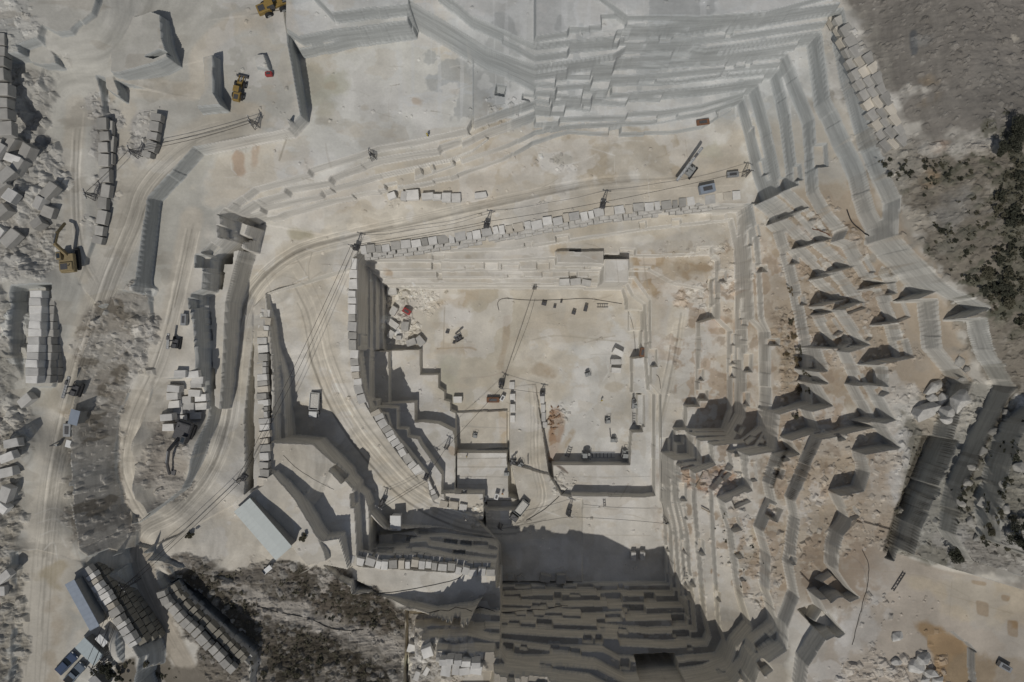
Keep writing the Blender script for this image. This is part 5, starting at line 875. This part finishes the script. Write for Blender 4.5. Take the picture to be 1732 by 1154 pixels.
pole('a', 604, 421, 75, 'lattice power pole at the west corner of the north block wall'); pole('b', 823, 383, 80, 'lattice power pole midway along the north block wall'); pole('c', 1018, 350, 80, 'lattice power pole at the eastern stretch of the north block wall'); pole('d', 1258, 296, 80, 'slim power pole under the high grey eastern face', 4.5, False)
pole('e', 648, 849, 60, 'lattice power pole beside the white kiosk at the road bend'); pole('f', 722, 806, 60, 'power pole with a box at the short block row above the bend', 4.5); pole('g', 848, 654, 60, 'lattice power pole on the open pit floor beside the dark box', 5.5, False); pole('h', 917, 664, 80, 'short power pole at the tip of the pale wall by the pit track', 3.5, False); pole('i', 961, 866, 70, 'lattice power pole at the corner of the southern bench', 5.0); pole('j', 416, 806, 50, 'power pole at the lower end of the ridge wall', 5.5)
pole('k', 233, 978, 40, 'double power pole where the roads part above the block wall', 6, False); pole('l', 632, 268, 20, 'bent power pole on the white upper plateau', 4, False); pole('m', 434, 214, 20, 'power pole with beams beside the white heap on the upper level', 4, False); pole('n', 236, 263, 20, 'power pole beside the block row east of the upper track', 4, False); pole('o', 165, 335, 20, 'power pole beside the long grey row between the tracks', 4, False); pole('p', 904, 487, 80, 'thin power pole on the lowest north bench', 5, False); pole('q', 756, 755, 60, 'small power pole on the white shelf in the pit corner', 4, False); pole('r', 846, 888, 60, 'slim power pole at the edge of the south shadow', 4, False); pole('s', 185, 1110, 40, 'power pole rising beside the dark tree near the huts', 6, False); pole('t', 1124, 880, 80, 'slim power pole at the foot of the narrow eastern steps', 3, False)
def wire(a, b, label, sag=.06, r=.045, off=(0, 0), za=0, group='overhead cables'):
    A_ = Vector(a) + Vector((off[0], off[1], za)); B_ = Vector(b) + Vector((off[0], off[1], za)); L = (B_ - A_).length; p = []
    for k in range(15):
        u = k / 14; v = A_.lerp(B_, u); v.z -= sag * L * 4 * u * (1 - u); p.append(tuple(v))
    o = MB().path(p, r, 5).build('power_cable', cabm); tag(o, label, 'cable', group)
for i, (a, b, w_) in enumerate((('a', 'b', 'from the west corner pole along the north wall'), ('b', 'c', 'between the two eastern poles of the north wall'), ('c', 'd', 'from the north wall to the eastern face'), ('e', 'f', 'across the road bend to the short block row'), ('g', 'p', 'from the pit floor pole up to the north bench'), ('g', 'h', 'across the pit track'), ('g', 'q', 'from the pit floor to the white shelf'), ('i', 'r', 'across the foot of the ramp'), ('j', 'k', 'beside the warehouse down to the road fork'), ('j', 'a', 'crossing the descending road from the north wall corner'), ('n', 'm', 'over the upper road to the white heap'), ('o', 'n', 'between the two upper tracks'), ('k', 's', 'over the high stacked wall to the huts'), ('q', 'f', 'from the white shelf up to the road bend'), ('i', 't', 'from the southern bench to the narrow steps'))):
    wire(POLE[a], POLE[b], 'upper black cable ' + w_, .035)
    if a in 'aejkn': wire(POLE[a], POLE[b], 'lower black cable ' + w_, .05, off=(.7, -.3), za=-.25)
for dx_ in (-1.0, 0, 1.0): wire((POLE['k'][0] + dx_, POLE['k'][1] - dx_ * .6, POLE['k'][2] - .3), (POLE['s'][0] + dx_, POLE['s'][1] - dx_, POLE['s'][2] + .2), '%s thin cable of the bundle over the high stacked wall' % ('left', 'middle', 'right')[int(dx_ + 1)], .03)
def hose(s, label, r=.07, m=cabm):
    p = [hit(a, b) for a, b in smooth_path(pts(s), 4)]; o = MB().path([(x, y, z + r) for x, y, z in p], r, 5).build('hose', m); tag(o, label, 'hose', 'hoses lying on the ground')
hose('844,525 842,512 852,505 880,507 905,508 950,507 990,505 1020,509 1052,514', 'black hose along the foot of the north pit wall'); hose('1063,528 1070,550 1073,575 1075,595', 'black hose down the eastern pit floor edge', .05); hose('1110,634 1116,645 1118,700 1118,780 1119,840 1124,880', 'black hose down the eastern step to the narrow benches', .06); hose('612,1004 660,1002 720,992 770,980 786,968 800,950', 'dark hose across the south terrace'); hose('430,1023 470,1035 520,1045 560,1062 590,1066 615,1064', 'dark hose snaking over the brown spoil slope', .09); hose('700,1038 760,1028 800,1024 850,1034 905,1030 960,1022', 'black hose across the shaded south steps', .09); hose('1458,930 1468,955 1466,990 1456,1030 1446,1070 1440,1090', 'dark cable winding over the tan south-east plateau', .06); hose('905,505 895,540 880,580 868,610', 'thin black lead crossing the pit floor', .04); hose('480,770 500,790 530,810 565,828', 'thin black lead on the sunken white bench', .04); hose('890,880 920,862 945,840 960,826', 'dark cable curving across the ramp foot', .08); hose('1432,355 1440,375 1455,390 1468,400', 'dark bent pipe beside the upper eastern bench', .12)
hose('1370,388 1385,392 1400,400', 'rusty bent bar on the eastern bench', .12, rustm)
for (a, b, h_, L, l) in ((1200, 866, -28, 4.4, 'dark fallen timber beam on the rust coloured eastern benches'), (1182, 812, 62, 3.6, 'dark thin beam standing on the rubble of the eastern benches'), (1032, 732, 95, 2.4, 'thin dark bar lying on the deep pit floor'), (893, 777, 92, 2.4, 'thin dark bar at the western edge of the ramp')):
    t = thing('beam', a, b, h_, l, 'beam', dz=.2); MB().box((0, 0, 0), (L, .22, .2)).build('timber', woodm if L > 3 else steel, t)
# ------------------------------------------------------------------ people
def person(px, py, face, label, top, leg, pose=0):
    x, y, z = hit(px, py); V = [(0, 0, .95), (0, 0, 1.2), (0, 0, 1.42), (0, 0, 1.52), (0, 0, 1.62), (0, 0, 1.74)]; E = [(0, 1), (1, 2), (2, 3), (3, 4), (4, 5)]; Rr = [(.15, .11), (.15, .1), (.15, .1), (.055, .055), (.085, .1), (.06, .07)]
    for s in (-1, 1):
        k = len(V); V += [(s * .09, .02 * s * pose, .88), (s * .1, .10 * s * pose, .5), (s * .1, .06 * s * pose, .08), (s * .11, .06 * s * pose + .16, .04)]; E += [(0, k), (k, k + 1), (k + 1, k + 2), (k + 2, k + 3)]; Rr += [(.09, .09), (.065, .065), (.045, .045), (.045, .03)]
        k = len(V); V += [(s * .2, 0, 1.4), (s * .27, .02, 1.13), (s * .26, .16, .93), (s * .255, .2, .86)]; E += [(2, k), (k, k + 1), (k + 1, k + 2), (k + 2, k + 3)]; Rr += [(.06, .06), (.045, .045), (.03, .03), (.035, .022)]
        for f in range(4): V.append((s * (.255 + (f - 1.5) * .02), .225 + .01 * (f in (1, 2)), .785)); E.append((k + 3, len(V) - 1)); Rr.append((.009, .009))
        V.append((s * .215, .22, .83)); E.append((k + 3, len(V) - 1)); Rr.append((.01, .01))
    V.append((0, .105, 1.63)); E.append((4, len(V) - 1)); Rr.append((.018, .02))
    me = bpy.data.meshes.new('person'); me.from_pydata(V, E, []); o = bpy.data.objects.new('person', me); COL.objects.link(o); md = o.modifiers.new('skin', 'SKIN'); md.use_smooth_shade = True
    for i, r_ in enumerate(Rr): me.skin_vertices[0].data[i].radius = r_
    me.skin_vertices[0].data[0].use_root = True; o.modifiers.new('smooth', 'SUBSURF').levels = 1
    me.materials.append(mat('skin', (.42, .27, .19), .6)); o.location = (x, y, z); o.rotation_euler = (0, 0, R(face)); tag(o, label, 'person')
    def shell(nm, m, secs):
        q = MB(); n = 10
        for (cx, cy, cz, rx, ry) in secs:
            for i in range(n): q.v.append((cx + rx * math.cos(6.2832 * i / n), cy + ry * math.sin(6.2832 * i / n), cz))
        for k in range(len(secs) - 1):
            for i in range(n): q.f.append((k * n + i, k * n + (i + 1) % n, (k + 1) * n + (i + 1) % n, (k + 1) * n + i))
        return q
    shell('jacket', top, [(0, 0, .86, .2, .15), (0, 0, 1.0, .19, .145), (0, 0, 1.3, .21, .14), (0, 0, 1.44, .19, .12), (0, 0, 1.5, .08, .08)]).build('jacket', top, o, smooth=True)
    for s in (-1, 1): shell('sleeve', top, [(s * .19, 0, 1.46, .05, .06), (s * .22, 0, 1.38, .075, .075), (s * .275, .02, 1.13, .062, .06), (s * .265, .13, .97, .048, .048)]).build('sleeve', top, o, smooth=True)
    for s in (-1, 1): shell('leg', leg, [(s * .09, .02 * s * pose, .92, .105, .12), (s * .1, .10 * s * pose, .5, .08, .085), (s * .1, .06 * s * pose, .1, .065, .07)]).build('trousers', leg, o, smooth=True)
    q = shell('h', top, [(0, -.005, 1.64, .115, .13), (0, -.005, 1.71, .115, .13), (0, -.005, 1.78, .085, .1), (0, -.005, 1.81, .02, .03)]); q.build('helmet', mat('yellow_helmet', (.6, .45, .06), .4), o, smooth=True)
    e = MB()
    for s in (-1, 1): e.box((s * .032, .098, 1.65), (.022, .012, .014))
    e.build('eyes', black, o)
hv = mat('yellow_vest', (.50, .46, .06), .8, 0, .1, 6); orange = mat('orange_vest', (.55, .13, .05), .8, 0, .1, 6); jean = mat('dark_trousers', (.07, .08, .10), .9, 0, .15, 6)
person(1017, 677, 200, 'person in a yellow vest standing on the open deep floor', hv, jean, 1); person(850, 834, 170, 'person in an orange vest at the edge of the dark slot', orange, jean, 0); person(724, 231, 120, 'person in a yellow vest on the white upper plateau', hv, jean, 1)
person(790, 771, 90, 'person in a grey jacket on the striped west platform', mat('grey_jacket', (.14, .14, .15), .9, 0, .1, 6), jean, 0)
# ------------------------------------------------------------------ trees and scrub
leafs = [mat('leaf_dark', (.046, .048, .034), .8, 0, .3, 6), mat('leaf_olive', (.085, .08, .055), .8, 0, .3, 6), mat('leaf_dry', (.16, .125, .075), .85, 0, .3, 6)]
bark = mat('bark', (.12, .09, .06), .9, 0, .2, 5)
def foliage(q, n, r, hz, seed, leaf, squash=1.0):
    rd = random.Random(seed); cl = [(Vector((rd.gauss(0, .42), rd.gauss(0, .42), rd.uniform(.15, 1))), rd.uniform(.22, .45)) for _ in range(9)]
    for _ in range(n):
        c, cr = rd.choice(cl); v = Vector((rd.gauss(0, 1), rd.gauss(0, 1), rd.gauss(0, 1))).normalized() * cr * rd.random() ** .4
        p = Vector(((c.x + v.x) * r, (c.y + v.y) * r, hz * .25 + (c.z + v.z * .6) * hz * .62)); a = Vector((rd.gauss(0, 1), rd.gauss(0, 1), rd.gauss(0, .6))).normalized() * leaf * rd.uniform(.6, 1.3); b = a.cross(Vector((rd.gauss(0, 1), rd.gauss(0, 1), 1))).normalized() * leaf * .6
        k = len(q.v); q.v += [tuple(p - a), tuple(p + b), tuple(p + a), tuple(p - b)]; q.f.append((k, k + 1, k + 2, k + 3))
def tree(px, py, r, h, m, label, name='tree', n=1500, group=None, leaf=.16):
    t = thing(name, px, py, random.uniform(0, 360), label, name.replace('_', ' '), group); q = MB(); foliage(q, n, r, h, int(px * 31 + py), leaf); me = q.build('crown', m, t)
    g = MB().tube((0, 0, -.3), (.1, 0, h * .5), .07 * h ** .5 + .05, 7, .06); rd = random.Random(int(px))
    for k in range(5): a = rd.uniform(0, 6.28); g.tube((.05, 0, h * .25 + k * .05), (math.cos(a) * r * .5, math.sin(a) * r * .5, h * .65), .05, 5, .02)
    g.build('trunk', bark, t, smooth=True); return t
tree(1612, 936, 2.1, 3.2, leafs[0], 'round dark tree alone below the dark slabs', n=2600); tree(1718, 905, 2.6, 3.4, leafs[0], 'broad dark tree at the right edge above the tan plateau', n=2400); tree(1660, 890, 1.4, 1.8, leafs[1], 'olive bush near the dark round tree', 'bush'); tree(1715, 235, 3.4, 3.2, leafs[0], 'large dark bush at the edge of the gravel tip', 'bush', 3400); tree(1690, 255, 2.0, 2.2, leafs[0], 'dark bush beside the large one on the gravel edge', 'bush', 1600)
tree(190, 1127, 1.7, 3.4, leafs[0], 'dark tree beside the huts in the corner', n=2200); tree(205, 1140, 1.3, 2.4, leafs[0], 'smaller dark tree beside the huts in the corner', n=1300); tree(322, 905, .8, 1.4, leafs[1], 'thin shrub at the junction south of the excavator', 'shrub', 500); tree(514, 908, 1.0, 1.5, leafs[1], 'shrub behind the north-east side of the warehouse', 'shrub', 700)
for k, (a, b, r) in enumerate(((1338, 492, 1.0), (1336, 545, .9), (1340, 570, 1.1), (1352, 590, 1.2), (1345, 610, 1.1), (1358, 630, 1.2), (1350, 655, 1.2), (1365, 660, 1.0), (1330, 600, .8), (1345, 705, .9))): tree(a, b, r, r * .8, leafs[1 if k % 2 else 2], '%s shrub from the top on the overgrown eastern bench' % ordw(k), 'shrub', 420, 'shrubs on the overgrown eastern bench', .12)
protos = []
for k in range(6):
    q = MB(); foliage(q, 240, 1.0, .95, 900 + k, .17); me = bpy.data.meshes.new('shrub'); me.from_pydata(q.v, [], q.f); me.materials.append(leafs[(0, 0, 1, 0, 1, 1)[k]]); protos.append(me)
n_s = 0; rd = random.Random(77)
def shrubs(poly, n, lo, hi, label, group):
    global n_s; p = pts(poly); xs = [q[0] for q in p]; ys = [q[1] for q in p]; c = 0; tries = 0
    while c < n and tries < n * 40:
        tries += 1; a, b = rd.uniform(min(xs), max(xs)), rd.uniform(min(ys), max(ys)); ins = False
        for i in range(len(p)):
            (ax, ay), (bx, by) = p[i], p[(i + 1) % len(p)]
            if (ay > b) != (by > b) and a < ax + (b - ay) * (bx - ax) / (by - ay): ins = not ins
        if not ins: continue
        x, y, z = hit(a, b); o = bpy.data.objects.new('shrub', protos[rd.randint(0, 5)]); COL.objects.link(o); s = lo + (hi - lo) * rd.random() ** 2; o.location = (x, y, z - .15); o.scale = (s, s, s * rd.uniform(.7, 1)); o.rotation_euler = (0, 0, rd.uniform(0, 6.28)); tag(o, label, 'shrub', group); c += 1; n_s += 1
shrubs('1480,270 1640,268 1640,300 1560,320 1500,300', 34, .35, .9, 'low dark shrub on the stony edge below the gravel tip', 'shrubs below the gravel tip'); shrubs('1650,290 1732,270 1732,560 1690,540 1640,470 1690,400', 80, .4, 1.5, 'dark shrub on the wooded slope at the right edge', 'shrubs on the right-hand slope'); shrubs('1560,320 1650,300 1680,400 1640,480 1580,440', 26, .3, .8, 'small shrub on the grey scree of the right-hand slope', 'shrubs on the grey scree'); shrubs('1600,820 1732,700 1732,960 1680,930 1620,900', 60, .3, 1.0, 'dark shrub among the rocks behind the dark slabs', 'shrubs behind the dark slabs'); shrubs('1200,860 1260,870 1300,950 1260,1000 1225,960', 16, .25, .5, 'dry shrub on the rust stained eastern bench', 'shrubs on the rust stained bench')
shrubs('420,1090 560,1110 640,1150 420,1150', 24, .3, .9, 'dark shrub on the lower spoil slope', 'shrubs on the lower spoil slope'); shrubs('480,985 560,1010 660,1050 640,1080 540,1040', 22, .3, .8, 'dark shrub on the soil bank below the south terrace', 'shrubs on the soil bank'); shrubs('330,960 430,1010 440,1050 400,1040', 14, .3, .8, 'dark shrub on the edge of the dark trench', 'shrubs beside the dark trench'); shrubs('200,1110 290,1120 320,1154 210,1154', 14, .3, .9, 'dark shrub below the high stacked wall', 'shrubs below the high stacked wall')

# low scrub too dense to count, one mass on the hillside and the spoil
q = MB(); rd = random.Random(5); dk = COLR.mean(2); zz = np.flatnonzero(((dk < .15) & (SL < 2) & (((PXg > 1480) & (PYg > 150) & (PYg < 960)) | ((PXg > 300) & (PXg < 700) & (PYg > 950))) & (PXg < 1850) & (PYg < 1260) & (rng.random((NY, NX)) < .03)).ravel()); rng.shuffle(zz)
for c in zz[:6500]:
    j, i = divmod(int(c), NX); r = .12 + .4 * rd.random() ** 2
    for _ in range(5):
        p = Vector((gx[i] + rd.gauss(0, r * .5), gy[j] + rd.gauss(0, r * .5), float(H[j, i]) + rd.uniform(.05, r))); a = Vector((rd.gauss(0, 1), rd.gauss(0, 1), rd.gauss(0, .4))).normalized() * r * rd.uniform(.3, .6); b = a.cross(Vector((rd.gauss(0, .4), rd.gauss(0, .4), 1))).normalized() * r * .35; k = len(q.v); q.v += [tuple(p - a), tuple(p + b), tuple(p + a), tuple(p - b)]; q.f.append((k, k + 1, k + 2, k + 3))
me = bpy.data.meshes.new('undergrowth'); me.from_pydata(q.v, [], q.f); me.materials.append(leafs[1]); o = bpy.data.objects.new('undergrowth', me); COL.objects.link(o); o['kind'] = 'stuff'; o['label'] = 'low dark scrub on the hillside and spoil slopes'; o['category'] = 'undergrowth'
# ------------------------------------------------------------------ camera, sun, sky
cam = bpy.data.objects.new('camera', bpy.data.cameras.new('camera')); COL.objects.link(cam); S.camera = cam
cam.data.sensor_width = 36; cam.data.lens = 36 * F / 1732; cam.data.clip_end = 3000; cam.location = (0, 0, CAM)
EL, AZ = R(56), R(17)
sun = bpy.data.objects.new('sun', bpy.data.lights.new('sun', 'SUN')); COL.objects.link(sun); sun.data.energy = 2.3; sun.data.angle = R(.5); sun.data.color = (1, .95, .87)
d = Vector((math.sin(AZ) * math.cos(EL), math.cos(AZ) * math.cos(EL), -math.sin(EL))); sun.rotation_euler = d.to_track_quat('-Z', 'Y').to_euler()
W = bpy.data.worlds.new('World'); S.world = W; W.use_nodes = True; nt = W.node_tree; sk = nt.nodes.new('ShaderNodeTexSky'); sk.sky_type = 'NISHITA'; sk.sun_disc = False; sk.sun_elevation = EL; sk.sun_rotation = R(195)
hs = nt.nodes.new('ShaderNodeHueSaturation'); hs.inputs['Saturation'].default_value = .7; nt.links.new(sk.outputs[0], hs.inputs['Color']); nt.links.new(hs.outputs[0], nt.nodes['Background'].inputs[0]); nt.nodes['Background'].inputs[1].default_value = .048
S.view_settings.view_transform = 'Standard'; S.view_settings.look = 'None'; S.view_settings.exposure = -.2; S.view_settings.gamma = 1
